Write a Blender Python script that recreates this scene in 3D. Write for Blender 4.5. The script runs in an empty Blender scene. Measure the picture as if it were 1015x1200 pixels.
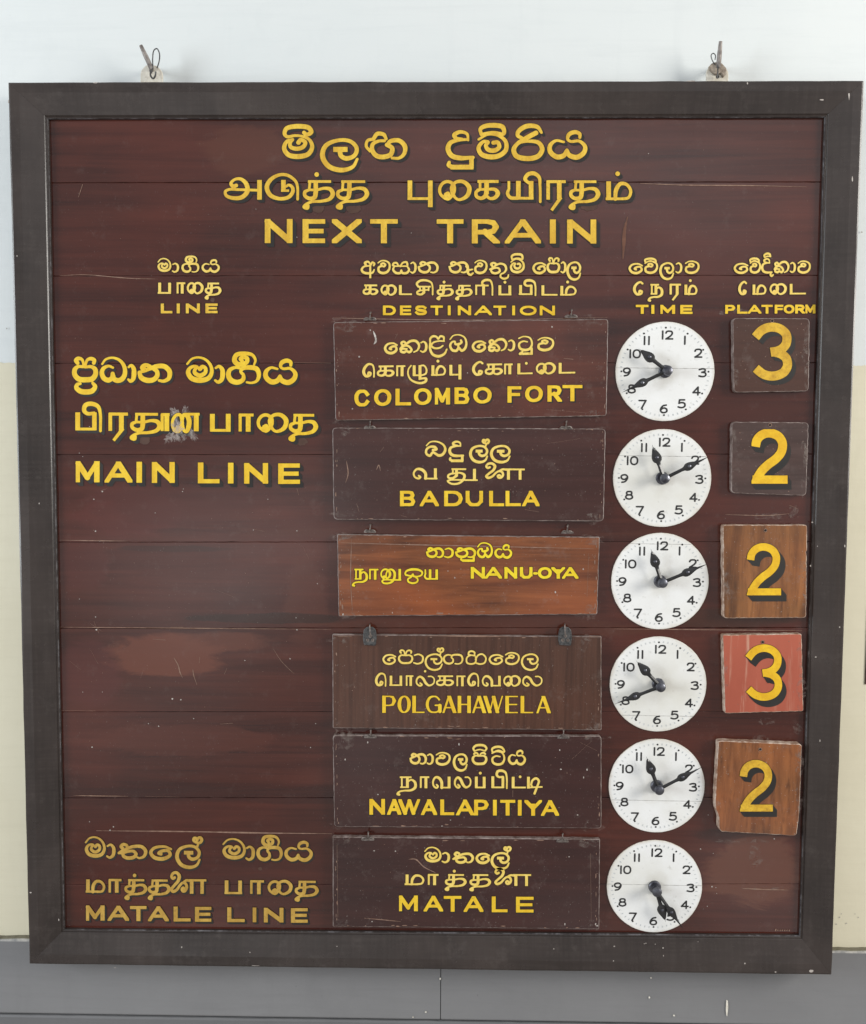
import bpy, bmesh, math, random
import numpy as np
from mathutils import Vector, Matrix

random.seed(7)
rng = np.random.default_rng(7)
SC = bpy.context.scene
COL = SC.collection
R = math.radians

# ------------------------------------------------------------------ camera
PITCH, ROLL, YAW = -0.06812477186373252, -0.005319312436844854, 0.016596142914904542
CAM = np.array([0.03302169, -1.71550236, 0.16577694])
F_PX, CX, CY = 1100.0, 507.5, 600.0
def _rot():
    c, s = math.cos(YAW), math.sin(YAW)
    Rz = np.array([[c, -s, 0], [s, c, 0], [0, 0, 1]])
    c, s = math.cos(PITCH), math.sin(PITCH)
    Rx = np.array([[1, 0, 0], [0, c, -s], [0, s, c]])
    c, s = math.cos(ROLL), math.sin(ROLL)
    Ry = np.array([[c, 0, s], [0, 1, 0], [-s, 0, c]])
    return Rz @ Rx @ Ry
RM = _rot()
cam_d = bpy.data.cameras.new('camera')
cam = bpy.data.objects.new('camera', cam_d)
COL.objects.link(cam)
m = Matrix.Identity(4)
for i in range(3):
    m[i][0], m[i][1], m[i][2], m[i][3] = RM[i, 0], RM[i, 2], -RM[i, 1], CAM[i]
cam.matrix_world = m
cam_d.sensor_fit = 'VERTICAL'
cam_d.sensor_height = 36.0
cam_d.lens = 36.0 * F_PX / 1200.0
cam_d.clip_start = 0.05
cam_d.clip_end = 100
SC.camera = cam

# ------------------------------------------------------------------ mapping from photo to the real planes
def P(px, py, y=0.0):
    d = RM @ np.array([(px - CX) / F_PX, 1.0, -(py - CY) / F_PX])
    t = (y - CAM[1]) / d[1]
    return CAM + d * t
def PV(pts, y):
    q = np.stack([(pts[:, 0] - CX) / F_PX, np.ones(len(pts)), -(pts[:, 1] - CY) / F_PX], 1) @ RM.T
    t = (y - CAM[1]) / q[:, 1]
    return CAM + q * t[:, None]

# ------------------------------------------------------------------ light
W = bpy.data.worlds.new("World"); SC.world = W; W.use_nodes = True
nt = W.node_tree; bg = nt.nodes['Background']
tc = nt.nodes.new('ShaderNodeTexCoord'); sep = nt.nodes.new('ShaderNodeSeparateXYZ')
nt.links.new(tc.outputs['Generated'], sep.inputs[0])
mr = nt.nodes.new('ShaderNodeMapRange'); mr.inputs[1].default_value = -1; mr.inputs[2].default_value = 1
nt.links.new(sep.outputs[2], mr.inputs[0])
rp = nt.nodes.new('ShaderNodeValToRGB'); nt.links.new(mr.outputs[0], rp.inputs[0])
cr = rp.color_ramp
cr.elements[0].position = 0.0; cr.elements[0].color = (0.36, 0.34, 0.31, 1)
cr.elements[1].position = 1.0; cr.elements[1].color = (0.72, 0.74, 0.76, 1)
e = cr.elements.new(0.40); e.color = (0.46, 0.43, 0.41, 1)
e = cr.elements.new(0.52); e.color = (0.55, 0.56, 0.57, 1)
# soft unevenness of the hall plus bright patches added behind the viewer for the varnish to mirror
def wnode(t, **k):
    x = nt.nodes.new(t)
    for a_, v_ in k.items(): setattr(x, a_, v_)
    return x
nz = wnode('ShaderNodeTexNoise'); nz.inputs['Scale'].default_value = 3.2; nz.inputs['Detail'].default_value = 3
nt.links.new(tc.outputs['Generated'], nz.inputs['Vector'])
nm = wnode('ShaderNodeMapRange'); nm.inputs[1].default_value = 0.35; nm.inputs[2].default_value = 0.68; nm.inputs[3].default_value = 0.72; nm.inputs[4].default_value = 1.30
nt.links.new(nz.outputs[0], nm.inputs[0])
mul = wnode('ShaderNodeVectorMath', operation='SCALE'); nt.links.new(rp.outputs[0], mul.inputs[0]); nt.links.new(nm.outputs[0], mul.inputs['Scale'])
acc = mul.outputs[0]
nz2 = wnode('ShaderNodeTexNoise'); nz2.inputs['Scale'].default_value = 13; nz2.inputs['Detail'].default_value = 4
nt.links.new(tc.outputs['Generated'], nz2.inputs['Vector'])
fwd = wnode('ShaderNodeMath', operation='LESS_THAN'); fwd.inputs[1].default_value = 0.0; nt.links.new(sep.outputs[1], fwd.inputs[0])
for (bx, by, wx, wy, s_) in ((270, 655, 150, 78, 1.25), (350, 585, 70, 60, 0.7), (890, 1050, 80, 70, 0.9), (560, 200, 260, 80, 0.5), (860, 210, 160, 100, 0.6), (250, 1112, 110, 34, 0.9), (690, 1112, 60, 34, 0.8), (150, 850, 140, 90, 0.45), (560, 108, 220, 30, 0.5), (650, 690, 90, 60, 0.4), (900, 640, 80, 120, 0.4), (430, 860, 60, 90, 0.4), (640, 420, 120, 60, 0.3)):
    # each added patch is given by the spot of the board that mirrors it
    v_ = P(bx, by, 0.0) - CAM; v_ = v_ / np.linalg.norm(v_); dx, dz, rx, rz = float(v_[0]), float(v_[2]), wx * 0.00088, wy * 0.00088
    mp = wnode('ShaderNodeMapping'); mp.inputs['Scale'].default_value = (1 / rx, 0, 1 / rz); mp.inputs['Location'].default_value = (-dx / rx, 0, -dz / rz)
    nt.links.new(tc.outputs['Generated'], mp.inputs[0])
    ln = wnode('ShaderNodeVectorMath', operation='LENGTH'); nt.links.new(mp.outputs[0], ln.inputs[0])
    fm = wnode('ShaderNodeMapRange', interpolation_type='SMOOTHSTEP'); fm.inputs[1].default_value = 1.25; fm.inputs[2].default_value = 0.6; fm.inputs[3].default_value = 0.0; fm.inputs[4].default_value = s_
    wb = wnode('ShaderNodeMath', operation='MULTIPLY_ADD'); wb.inputs[1].default_value = 1.5; wb.inputs[2].default_value = -0.75; nt.links.new(nz2.outputs[0], wb.inputs[0])
    wa = wnode('ShaderNodeMath', operation='ADD'); nt.links.new(ln.outputs['Value'], wa.inputs[0]); nt.links.new(wb.outputs[0], wa.inputs[1])
    nt.links.new(wa.outputs[0], fm.inputs[0])
    fb = wnode('ShaderNodeMath', operation='MULTIPLY'); nt.links.new(fm.outputs[0], fb.inputs[0]); nt.links.new(fwd.outputs[0], fb.inputs[1])
    cs = wnode('ShaderNodeCombineXYZ')
    for i_ in range(3): nt.links.new(fb.outputs[0], cs.inputs[i_])
    ad = wnode('ShaderNodeVectorMath', operation='ADD'); nt.links.new(acc, ad.inputs[0]); nt.links.new(cs.outputs[0], ad.inputs[1]); acc = ad.outputs[0]
nt.links.new(acc, bg.inputs[0])
bg.inputs[1].default_value = 0.92

def area(name, loc, target, size, sy, energy, col):
    d = bpy.data.lights.new(name, 'AREA'); d.shape = 'RECTANGLE'
    d.size = size; d.size_y = sy; d.energy = energy; d.color = col
    o = bpy.data.objects.new(name, d); COL.objects.link(o)
    o.location = loc
    o.rotation_euler = (Vector(target) - Vector(loc)).to_track_quat('-Z', 'Y').to_euler()
    return o
area('daylight_from_platform', (-3.9, -1.9, 0.45), (0.15, 0, -0.05), 1.3, 1.9, 132, (0.90, 0.96, 1.0))
area('daylight_from_hall', (3.8, -1.8, 0.95), (-0.05, 0, 0.05), 1.3, 1.7, 152, (1.0, 0.965, 0.90))
SC.view_settings.view_transform = 'Standard'
SC.view_settings.look = 'None'
SC.view_settings.exposure = 0.0
SC.view_settings.gamma = 1.0
SC.view_settings.use_curve_mapping = False

# ------------------------------------------------------------------ materials
class NB:
    def __init__(s, name):
        s.m = bpy.data.materials.new(name); s.m.use_nodes = True
        s.t = s.m.node_tree; s.b = s.t.nodes['Principled BSDF']
        g = s.t.nodes.new('ShaderNodeNewGeometry'); s.pos = g.outputs['Position']
    def n(s, typ, **kw):
        x = s.t.nodes.new(typ)
        for k, v in kw.items(): setattr(x, k, v)
        return x
    def l(s, a, b): s.t.links.new(a, b)
    def mapping(s, scale, loc=(0, 0, 0)):
        x = s.n('ShaderNodeMapping'); x.inputs['Scale'].default_value = scale; x.inputs['Location'].default_value = loc
        s.l(s.pos, x.inputs[0]); return x.outputs[0]
    def noise(s, scale=1.0, vec=None, detail=4, rough=0.55, dist=0.0):
        x = s.n('ShaderNodeTexNoise'); x.inputs['Scale'].default_value = scale
        x.inputs['Detail'].default_value = detail; x.inputs['Roughness'].default_value = rough
        x.inputs['Distortion'].default_value = dist
        s.l(vec if vec is not None else s.pos, x.inputs['Vector']); return x.outputs[0]
    def ramp(s, fac, stops):
        x = s.n('ShaderNodeValToRGB'); s.l(fac, x.inputs[0]); c = x.color_ramp
        c.elements[0].position = stops[0][0]; c.elements[0].color = (*stops[0][1], 1)
        c.elements[1].position = stops[-1][0]; c.elements[1].color = (*stops[-1][1], 1)
        for p_, cc in stops[1:-1]:
            e_ = c.elements.new(p_); e_.color = (*cc, 1)
        return x.outputs[0]
    def mix(s, fac, a, b, mode='MIX'):
        x = s.n('ShaderNodeMix', data_type='RGBA', blend_type=mode)
        for val, i in ((fac, 0), (a, 6), (b, 7)):
            if isinstance(val, (int, float)): x.inputs[i].default_value = val
            elif isinstance(val, tuple): x.inputs[i].default_value = (*val, 1)
            else: s.l(val, x.inputs[i])
        return x.outputs[2]
    def math(s, op, a, b=0.0, clamp=False):
        x = s.n('ShaderNodeMath', operation=op, use_clamp=clamp)
        for val, i in ((a, 0), (b, 1)):
            if isinstance(val, (int, float)): x.inputs[i].default_value = val
            else: s.l(val, x.inputs[i])
        return x.outputs[0]
    def maprange(s, v, a, b, c=0.0, d=1.0):
        x = s.n('ShaderNodeMapRange'); s.l(v, x.inputs[0])
        for i, q in enumerate((a, b, c, d)): x.inputs[i + 1].default_value = q
        return x.outputs[0]
    def ellipse(s, cx, cz, rx, rz, soft=0.28, wob=0.75, nscale=12):
        """soft-edged blotch of given place and size on the board plane"""
        mp = s.n('ShaderNodeMapping'); mp.vector_type = 'POINT'
        mp.inputs['Scale'].default_value = (1 / rx, 0, 1 / rz); mp.inputs['Location'].default_value = (-cx / rx, 0, -cz / rz)
        s.l(s.pos, mp.inputs[0])
        ln = s.n('ShaderNodeVectorMath', operation='LENGTH'); s.l(mp.outputs[0], ln.inputs[0])
        nz = s.noise(1.0, s.mapping((nscale * 0.8, 1, nscale * 2.6)), 6, 0.68, 0.6)
        v = s.math('ADD', ln.outputs['Value'], s.math('MULTIPLY', s.math('SUBTRACT', nz, 0.5), wob * 2))
        return s.maprange(v, 1.0 + soft / 2, 1.0 - soft / 2)
    def out(s, col, rough=0.5, spec=0.5, coat=0.0, coat_r=0.2, bump=None, bstr=0.1, bdist=0.001, metal=0.0):
        b = s.b
        for val, k in ((col, 'Base Color'), (rough, 'Roughness')):
            if isinstance(val, tuple): b.inputs[k].default_value = (*val, 1)
            elif isinstance(val, (int, float)): b.inputs[k].default_value = val
            else: s.l(val, b.inputs[k])
        b.inputs['Specular IOR Level'].default_value = spec
        b.inputs['Coat Weight'].default_value = coat; b.inputs['Coat Roughness'].default_value = coat_r
        b.inputs['Metallic'].default_value = metal
        if bump is not None:
            x = s.n('ShaderNodeBump'); x.inputs['Strength'].default_value = bstr; x.inputs['Distance'].default_value = bdist
            s.l(bump, x.inputs['Height']); s.l(x.outputs[0], b.inputs['Normal'])
        return s.m

def wood(name, dark, light, grain=(1.6, 3, 38), off=(0, 0, 0), rough=0.17, spec=0.60, stains=(), patch=0.35, dust=0.12, rvar=0.12, bstr=0.06, line=0.35):
    n = NB(name)
    v = n.mapping(grain, off)
    g1 = n.noise(1.0, v, 6, 0.62, 0.6)
    v2 = n.mapping((grain[0] * 2.5, 3, grain[2] * 5), off)
    g2 = n.noise(1.0, v2, 3, 0.6, 0.2)
    col = n.mix(n.maprange(g1, 0.30, 0.70), dark, light)
    mid = tuple(0.55 * a for a in dark)
    col = n.mix(n.math('MULTIPLY', n.maprange(g2, 0.52, 0.74), line), col, mid)
    big = n.noise(3.1, n.mapping((1, 1, 1.6), off), 3, 0.5, 0.8)
    col = n.mix(n.math('MULTIPLY', n.maprange(big, 0.42, 0.72), patch), col, tuple(min(1, c * k) for c, k in zip(light, (1.55, 1.2, 1.05))))
    col = n.mix(n.math('MULTIPLY', n.maprange(n.noise(2.3, n.mapping((1, 1, 1), (5, 2, 9)), 3), 0.45, 0.75), patch), col, tuple(0.5 * c for c in dark))
    for (kind, cx, cz, rx, rz, c, amt) in stains:
        col = n.mix(n.math('MULTIPLY', n.ellipse(cx, cz, rx, rz), amt), col, c)
    # dust and fine scuffs
    sc = n.noise(1.0, n.mapping((26, 26, 26)), 8, 0.75)
    col = n.mix(n.math('MULTIPLY', n.maprange(sc, 0.56, 0.80), dust), col, (0.26, 0.22, 0.20))
    sp = n.noise(1.0, n.mapping((330, 330, 330)), 2, 0.5)
    col = n.mix(n.math('MULTIPLY', n.maprange(sp, 0.70, 0.80), dust * 2.0), col, (0.4, 0.36, 0.33))
    r = n.math('ADD', rough - rvar / 2, n.math('MULTIPLY', n.noise(5.0, n.mapping((1, 1, 3), (1, 7, 3)), 5, 0.6), rvar))
    hb = n.math('ADD', n.math('MULTIPLY', g1, 0.5), n.math('MULTIPLY', n.noise(6.0, n.mapping((1, 1, 2)), 2), 3.0))
    return n.out(col, r, spec, bump=hb, bstr=bstr, bdist=0.0015)

def paint(name, c1, c2, rough=0.5, scale=9, aniso=(1, 1, 1), spec=0.4, dirt=None, dirt_amt=0.0, bstr=0.05, contrast=(0.35, 0.65), chip=0.0):
    n = NB(name)
    f = n.noise(scale, n.mapping(aniso), 6, 0.62, 0.4)
    col = n.mix(n.maprange(f, *contrast), c1, c2)
    if dirt:
        f2 = n.noise(scale * 3, n.mapping((1, 1, 1), (3, 3, 3)), 6, 0.72)
        col = n.mix(n.math('MULTIPLY', n.maprange(f2, 0.50, 0.76), dirt_amt), col, dirt)
    if chip:
        f3 = n.noise(210, n.mapping((1, 1, 1), (8, 3, 3)), 4, 0.7, 0.4)
        f4 = n.noise(7, n.mapping((1, 1, 1), (1, 3, 6)), 3, 0.6)
        col = n.mix(n.math('MULTIPLY', n.math('MULTIPLY', n.maprange(f3, 0.63, 0.70), n.maprange(f4, 0.42, 0.62)), chip), col, (0.085, 0.036, 0.016))
    return n.out(col, rough, spec, bump=f, bstr=bstr, bdist=0.002)

def px(x, y): 
    q = P(x, y, 0.0); return float(q[0]), float(q[2])
def stain(x, y, rx, ry, c, amt): 
    a = px(x, y); return ('e', a[0], a[1], rx * 0.00156, ry * 0.00156, c, amt)

M = {}
M['board'] = wood('mahogany_boards', (0.029, 0.0068, 0.0050), (0.074, 0.0180, 0.0112), stains=(
    stain(195, 768, 66, 25, (0.125, 0.036, 0.020), 0.75), stain(255, 752, 62, 12, (0.11, 0.032, 0.018), 0.6), stain(150, 600, 60, 30, (0.085, 0.018, 0.014), 0.6), stain(100, 660, 30, 30, (0.075, 0.017, 0.013), 0.5), stain(100, 790, 40, 40, (0.075, 0.018, 0.016), 0.5), stain(360, 700, 24, 50, (0.080, 0.024, 0.015), 0.5), stain(560, 735, 200, 14, (0.075, 0.022, 0.012), 0.6), stain(530, 625, 250, 8, (0.07, 0.02, 0.012), 0.6), stain(845, 725, 90, 12, (0.04, 0.017, 0.010), 0.6), stain(860, 980, 40, 10, (0.03, 0.012, 0.010), 0.6), stain(870, 480, 70, 14, (0.055, 0.015, 0.010), 0.6),
    stain(885, 1020, 60, 40, (0.110, 0.038, 0.022), 0.75),
    stain(215, 868, 120, 18, (0.085, 0.022, 0.014), 0.5),
    stain(200, 590, 90, 24, (0.060, 0.014, 0.010), 0.6),
    stain(200, 643, 70, 4, (0.018, 0.008, 0.006), 0.5),
    stain(320, 725, 90, 6, (0.018, 0.008, 0.006), 0.7),
    stain(290, 175, 50, 26, (0.088, 0.027, 0.015), 0.6),
    stain(540, 935, 500, 10, (0.022, 0.008, 0.007), 0.4)))
M['board_gap'] = paint('joint_dirt', (0.006, 0.004, 0.004), (0.012, 0.008, 0.007), 0.8, bstr=0)
M['plate_red'] = wood('plate_wood_red', (0.036, 0.0095, 0.0065), (0.095, 0.0250, 0.0135), off=(3, 1, 2), grain=(1.2, 3, 30), patch=0.5, dust=0.22)
M['plate_dark'] = wood('plate_wood_dark', (0.032, 0.0110, 0.0092), (0.054, 0.0195, 0.0160), off=(7, 4, 1), grain=(1.2, 3, 30), patch=0.25, dust=0.20)
M['plate_orange'] = wood('plate_wood_orange', (0.060, 0.0175, 0.0075), (0.230, 0.074, 0.024), off=(1, 8, 5), grain=(4.5, 3, 60), patch=0.5, dust=0.30)
M['plate_brown'] = wood('plate_wood_brown', (0.040, 0.016, 0.010), (0.092, 0.039, 0.024), off=(4, 4, 4), grain=(90, 3, 3), patch=0.2, dust=0.25)
M['plate_wine'] = wood('plate_wood_wine', (0.028, 0.0105, 0.010), (0.044, 0.016, 0.014), off=(9, 4, 6), grain=(1.2, 3, 30), patch=0.35, dust=0.25)
M['num_dark'] = wood('number_wood_dark', (0.026, 0.013, 0.011), (0.085, 0.050, 0.043), off=(2, 2, 8), grain=(3, 3, 30), patch=0.3, dust=0.25)
M['num_dull'] = wood('number_wood_dull', (0.050, 0.022, 0.015), (0.072, 0.031, 0.021), off=(6, 2, 8), grain=(4, 3, 30), patch=0.15, dust=0.25)
M['num_amber'] = wood('number_wood_amber', (0.070, 0.025, 0.009), (0.31, 0.125, 0.038), off=(5, 5, 1), grain=(46, 3, 4.0), patch=0.45, dust=0.38, line=0.7)
M['num_chestnut'] = wood('number_wood_chestnut', (0.066, 0.023, 0.010), (0.28, 0.104, 0.034), off=(1, 3, 7), grain=(42, 3, 4.5), patch=0.45, dust=0.38, line=0.7)
def redpaint():
    n = NB('worn_red_paint')
    f = n.noise(9, n.mapping((1, 1, 0.4)), 5)
    col = n.mix(n.maprange(f, 0.3, 0.7), (0.28, 0.060, 0.034), (0.41, 0.102, 0.060))
    s = n.noise(1.0, n.mapping((75, 3, 4)), 5, 0.7)
    lim = n.maprange(n.noise(4, n.mapping((2.2, 1, 0.3), (4, 0, 0))), 0.45, 0.62)
    col = n.mix(n.math('MULTIPLY', n.math('MULTIPLY', n.maprange(s, 0.55, 0.68), lim), 0.9), col, (0.58, 0.37, 0.27))
    return n.out(col, 0.5, 0.4, bump=s, bstr=0.15, bdist=0.001)
M['num_red'] = redpaint()
def edge_mat(name, base, worn, lo=0.42, hi=0.6):
    n = NB(name); f = n.noise(60, None, 5, 0.7)
    return n.out(n.mix(n.maprange(f, lo, hi), base, worn), 0.5, 0.4)
M['edge'] = edge_mat('worn_plate_edge', (0.11, 0.075, 0.065), (0.33, 0.27, 0.25), 0.40, 0.66)
M['edge_light'] = edge_mat('worn_light_edge', (0.26, 0.15, 0.10), (0.55, 0.44, 0.36))
M['frame_plain'] = paint('dark_frame_paint', (0.024, 0.0190, 0.0178), (0.044, 0.0345, 0.0315), 0.22, 7, (1, 1, 1), 0.5, (0.10, 0.086, 0.078), 0.30, 0.10)
def frame_mat():
    n = NB('dark_frame_paint')
    f = n.noise(6, None, 6, 0.62, 0.4)
    col = n.mix(n.maprange(f, 0.32, 0.68), (0.0215, 0.0158, 0.0140), (0.042, 0.0315, 0.0280))
    g1 = n.noise(1.0, n.mapping((7, 7, 150)), 4, 0.6, 0.3); g2 = n.noise(1.0, n.mapping((150, 7, 7), (3, 1, 1)), 4, 0.6, 0.3)
    col = n.mix(n.math('MULTIPLY', n.maprange(n.math('MULTIPLY', g1, g2), 0.22, 0.42), 0.35), col, (0.060, 0.048, 0.043))
    col = n.mix(n.math('MULTIPLY', n.maprange(n.noise(30, None, 7, 0.75), 0.55, 0.80), 0.35), col, (0.115, 0.098, 0.09))
    col = n.mix(n.math('MULTIPLY', n.maprange(n.noise(2.2, n.mapping((1, 1, 1), (4, 4, 1)), 3), 0.5, 0.75), 0.5), col, (0.050, 0.036, 0.030))
    r = n.math('ADD', 0.15, n.math('MULTIPLY', n.noise(9, n.mapping((1, 1, 1), (2, 7, 1)), 6, 0.65), 0.22))
    return n.out(col, r, 0.5, bump=n.math('ADD', n.math('ADD', g1, g2), n.noise(40, None, 4)), bstr=0.10, bdist=0.0012)
M['frame'] = frame_mat()
M['frame_edge'] = edge_mat('worn_highlit_frame_edge', (0.040, 0.036, 0.036), (0.19, 0.185, 0.20), 0.46, 0.74)  # pale inner lip: wear plus the thin highlight line put into the colour
M['gold'] = paint('gold_lettering_paint', (0.60, 0.355, 0.030), (0.80, 0.54, 0.060), 0.45, 60, (1, 1, 0.35), dirt=(0.36, 0.20, 0.04), dirt_amt=0.56, chip=0.7)
M['yellow'] = paint('yellow_lettering_paint', (0.70, 0.43, 0.018), (0.82, 0.57, 0.035), 0.45, 60, (1, 1, 0.35), dirt=(0.5, 0.28, 0.02), dirt_amt=0.48, chip=0.6)
M['lemon'] = paint('lemon_lettering_paint', (0.72, 0.53, 0.016), (0.83, 0.66, 0.025), 0.45, 60, (1, 1, 0.35), dirt=(0.5, 0.3, 0.02), dirt_amt=0.32, chip=0.6)
M['cream_gold'] = paint('cream_lettering_paint', (0.74, 0.52, 0.10), (0.84, 0.64, 0.17), 0.45, 90, (1, 1, 0.35), dirt=(0.55, 0.34, 0.03), dirt_amt=0.48, chip=0.5)
M['old_gold'] = paint('faded_gold_paint', (0.40, 0.235, 0.038), (0.54, 0.345, 0.070), 0.5, 50, (1, 1, 0.35), dirt=(0.28, 0.15, 0.04), dirt_amt=0.80, chip=0.8)
M['digit'] = paint('digit_yellow_paint', (0.66, 0.37, 0.010), (0.79, 0.50, 0.018), 0.42, 40, dirt=(0.45, 0.25, 0.02), dirt_amt=0.56, chip=0.6)
M['digit_old'] = paint('digit_worn_yellow', (0.50, 0.28, 0.018), (0.70, 0.44, 0.035), 0.45, 50, dirt=(0.25, 0.13, 0.02), dirt_amt=0.80, chip=0.8)
M['rim'] = paint('letter_outline_paint', (0.030, 0.016, 0.004), (0.045, 0.024, 0.006), 0.5, bstr=0)
M['shade'] = paint('letter_shading_paint', (0.016, 0.015, 0.014), (0.026, 0.024, 0.022), 0.45, bstr=0.02)
def dial_mat():
    n = NB('white_dial_paint')
    f = n.noise(14, n.mapping((1, 1, 1)), 6, 0.65)
    col = n.mix(n.maprange(f, 0.35, 0.7), (0.74, 0.745, 0.735), (0.79, 0.80, 0.80))
    f2 = n.noise(5, n.mapping((1, 1, 1), (2, 5, 1)), 4, 0.6)
    col = n.mix(n.math('MULTIPLY', n.maprange(f2, 0.45, 0.70), 0.65), col, (0.60, 0.585, 0.51))
    sp = n.noise(90, None, 3)
    col = n.mix(n.math('MULTIPLY', n.maprange(sp, 0.64, 0.78), 0.45), col, (0.42, 0.41, 0.37))
    # handling grime round the spindle of each dial
    tcn = n.n('ShaderNodeTexCoord'); ln = n.n('ShaderNodeVectorMath', operation='LENGTH'); n.l(tcn.outputs['Object'], ln.inputs[0])
    gr = n.math('ADD', n.maprange(ln.outputs['Value'], 0.010, 0.060, 1.0, 0.0), n.math('MULTIPLY', n.math('SUBTRACT', n.noise(24, n.mapping((1, 1, 1), (4, 4, 9)), 5, 0.65), 0.5), 1.6))
    col = n.mix(n.math('MULTIPLY', n.maprange(gr, 0.45, 1.1), 0.55), col, (0.55, 0.53, 0.47))
    rim = n.math('ADD', n.maprange(ln.outputs['Value'], 0.074, 0.088, 0.0, 1.0), n.math('MULTIPLY', n.math('SUBTRACT', n.noise(40, None, 5, 0.7), 0.5), 1.4))
    col = n.mix(n.math('MULTIPLY', n.maprange(rim, 0.7, 1.2), 0.5), col, (0.52, 0.46, 0.37))
    return n.out(col, 0.42, 0.4, bump=f, bstr=0.05, bdist=0.002)
M['dial'] = dial_mat()
M['dial_rim'] = edge_mat('dial_edge', (0.35, 0.27, 0.20), (0.75, 0.72, 0.66))
M['ink'] = paint('black_numeral_paint', (0.016, 0.016, 0.017), (0.028, 0.028, 0.028), 0.5, bstr=0)
M['tick'] = paint('pale_minute_marks', (0.42, 0.45, 0.47), (0.58, 0.60, 0.60), 0.5, bstr=0)
M['crack'] = paint('crack_line', (0.20, 0.19, 0.18), (0.42, 0.41, 0.39), 0.7, 120, bstr=0)
M['hand'] = paint('black_hand_paint', (0.010, 0.010, 0.011), (0.020, 0.020, 0.021), 0.30, 40, spec=0.6)
def metal(name, c1, c2, rough, metalness=0.9, sc=60):
    n = NB(name); f = n.noise(sc, None, 5, 0.6)
    return n.out(n.mix(n.maprange(f, 0.35, 0.65), c1, c2), rough, 0.5, metal=metalness, bump=f, bstr=0.15, bdist=0.001)
M['steel'] = metal('dull_steel', (0.06, 0.06, 0.075), (0.17, 0.175, 0.20), 0.35)
M['hook'] = metal('painted_over_hook', (0.075, 0.060, 0.054), (0.26, 0.22, 0.20), 0.5, 0.25, 230)
M['hook_dark'] = metal('dark_bracket', (0.035, 0.036, 0.038), (0.13, 0.13, 0.13), 0.45, 0.5, 150)
M['nail'] = metal('grey_nail', (0.14, 0.12, 0.11), (0.34, 0.31, 0.29), 0.55, 0.3, 120)
M['wire'] = metal('dark_wire', (0.03, 0.03, 0.03), (0.10, 0.10, 0.10), 0.5, 0.4, 120)
M['tab_cream'] = paint('cream_painted_tab', (0.60, 0.56, 0.47), (0.75, 0.72, 0.64), 0.55, 80, dirt=(0.3, 0.24, 0.18), dirt_amt=0.6)
M['tab_brown'] = paint('chipped_brown_tab', (0.17, 0.13, 0.10), (0.42, 0.36, 0.29), 0.6, 110, dirt=(0.65, 0.6, 0.5), dirt_amt=0.6)
M['fleck'] = paint('white_paint_fleck', (0.30, 0.26, 0.235), (0.55, 0.51, 0.47), 0.6, 90, bstr=0)
M['scratch'] = paint('pale_scratch', (0.17, 0.095, 0.066), (0.30, 0.19, 0.14), 0.6, 90, bstr=0)
M['wall_spot'] = paint('wall_dirt', (0.33, 0.32, 0.29), (0.42, 0.40, 0.36), 0.7, 60, bstr=0)
M['rub'] = paint('brown_rub_mark', (0.11, 0.045, 0.027), (0.17, 0.075, 0.045), 0.5, 60, bstr=0)
M['smudge'] = paint('brown_smudge', (0.062, 0.030, 0.021), (0.088, 0.044, 0.031), 0.55, 60, bstr=0)
M['hole'] = paint('nail_hole', (0.004, 0.004, 0.004), (0.008, 0.007, 0.006), 0.7, bstr=0)
def scrape(name, c, sc, lo, hi, amt):
    n = NB(name)
    f = n.noise(sc, n.mapping((1, 1, 1)), 5, 0.7, 0.8)
    n.l(n.math('MULTIPLY', n.maprange(f, lo, hi), amt), n.b.inputs['Alpha'])
    return n.out(c, 0.5, 0.5)
M['scrape'] = scrape('scraped_varnish', (0.52, 0.46, 0.43), 70, 0.38, 0.74, 0.72)
M['dust'] = scrape('dust_streak', (0.30, 0.25, 0.22), 70, 0.48, 0.74, 0.40)

def wall_mat(name, c1, c2, dirt, bstr=0.12):
    n = NB(name)
    f = n.noise(3.0, None, 5, 0.6)
    col = n.mix(n.maprange(f, 0.3, 0.7), c1, c2)
    f2 = n.noise(9, n.mapping((1, 1, 0.7), (3, 1, 1)), 6, 0.7)
    col = n.mix(n.math('MULTIPLY', n.maprange(f2, 0.56, 0.8), 0.35), col, dirt)
    sp = n.noise(60, None, 3, 0.6)
    col = n.mix(n.math('MULTIPLY', n.maprange(sp, 0.73, 0.80), 0.5), col, tuple(0.45 * c for c in dirt))
    br = n.noise(1.0, n.mapping((5, 5, 70), (1, 4, 2)), 5, 0.65, 0.5)
    col = n.mix(n.math('MULTIPLY', n.maprange(br, 0.5, 0.8), 0.30), col, dirt)
    st = n.noise(1.0, n.mapping((22, 22, 1.6), (9, 4, 2)), 5, 0.7, 0.3)
    col = n.mix(n.math('MULTIPLY', n.maprange(st, 0.58, 0.82), 0.28), col, dirt)
    b = n.math('ADD', n.math('ADD', n.noise(28, None, 4, 0.6), n.math('MULTIPLY', br, 0.8)), n.math('MULTIPLY', n.noise(4, None, 2), 2.0))
    return n.out(col, 0.55, 0.35, bump=b, bstr=bstr, bdist=0.004)
M['wall_white'] = wall_mat('white_wall_paint', (0.685, 0.725, 0.73), (0.715, 0.75, 0.75), (0.60, 0.64, 0.65))
M['wall_cream'] = wall_mat('cream_wall_paint', (0.67, 0.625, 0.475), (0.72, 0.68, 0.53), (0.60, 0.56, 0.42))
M['dado'] = wall_mat('grey_dado_paint', (0.185, 0.185, 0.19), (0.215, 0.215, 0.22), (0.15, 0.15, 0.155))
M['dado_low'] = wall_mat('dark_grey_dado_paint', (0.125, 0.125, 0.13), (0.15, 0.15, 0.155), (0.10, 0.10, 0.105))
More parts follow.
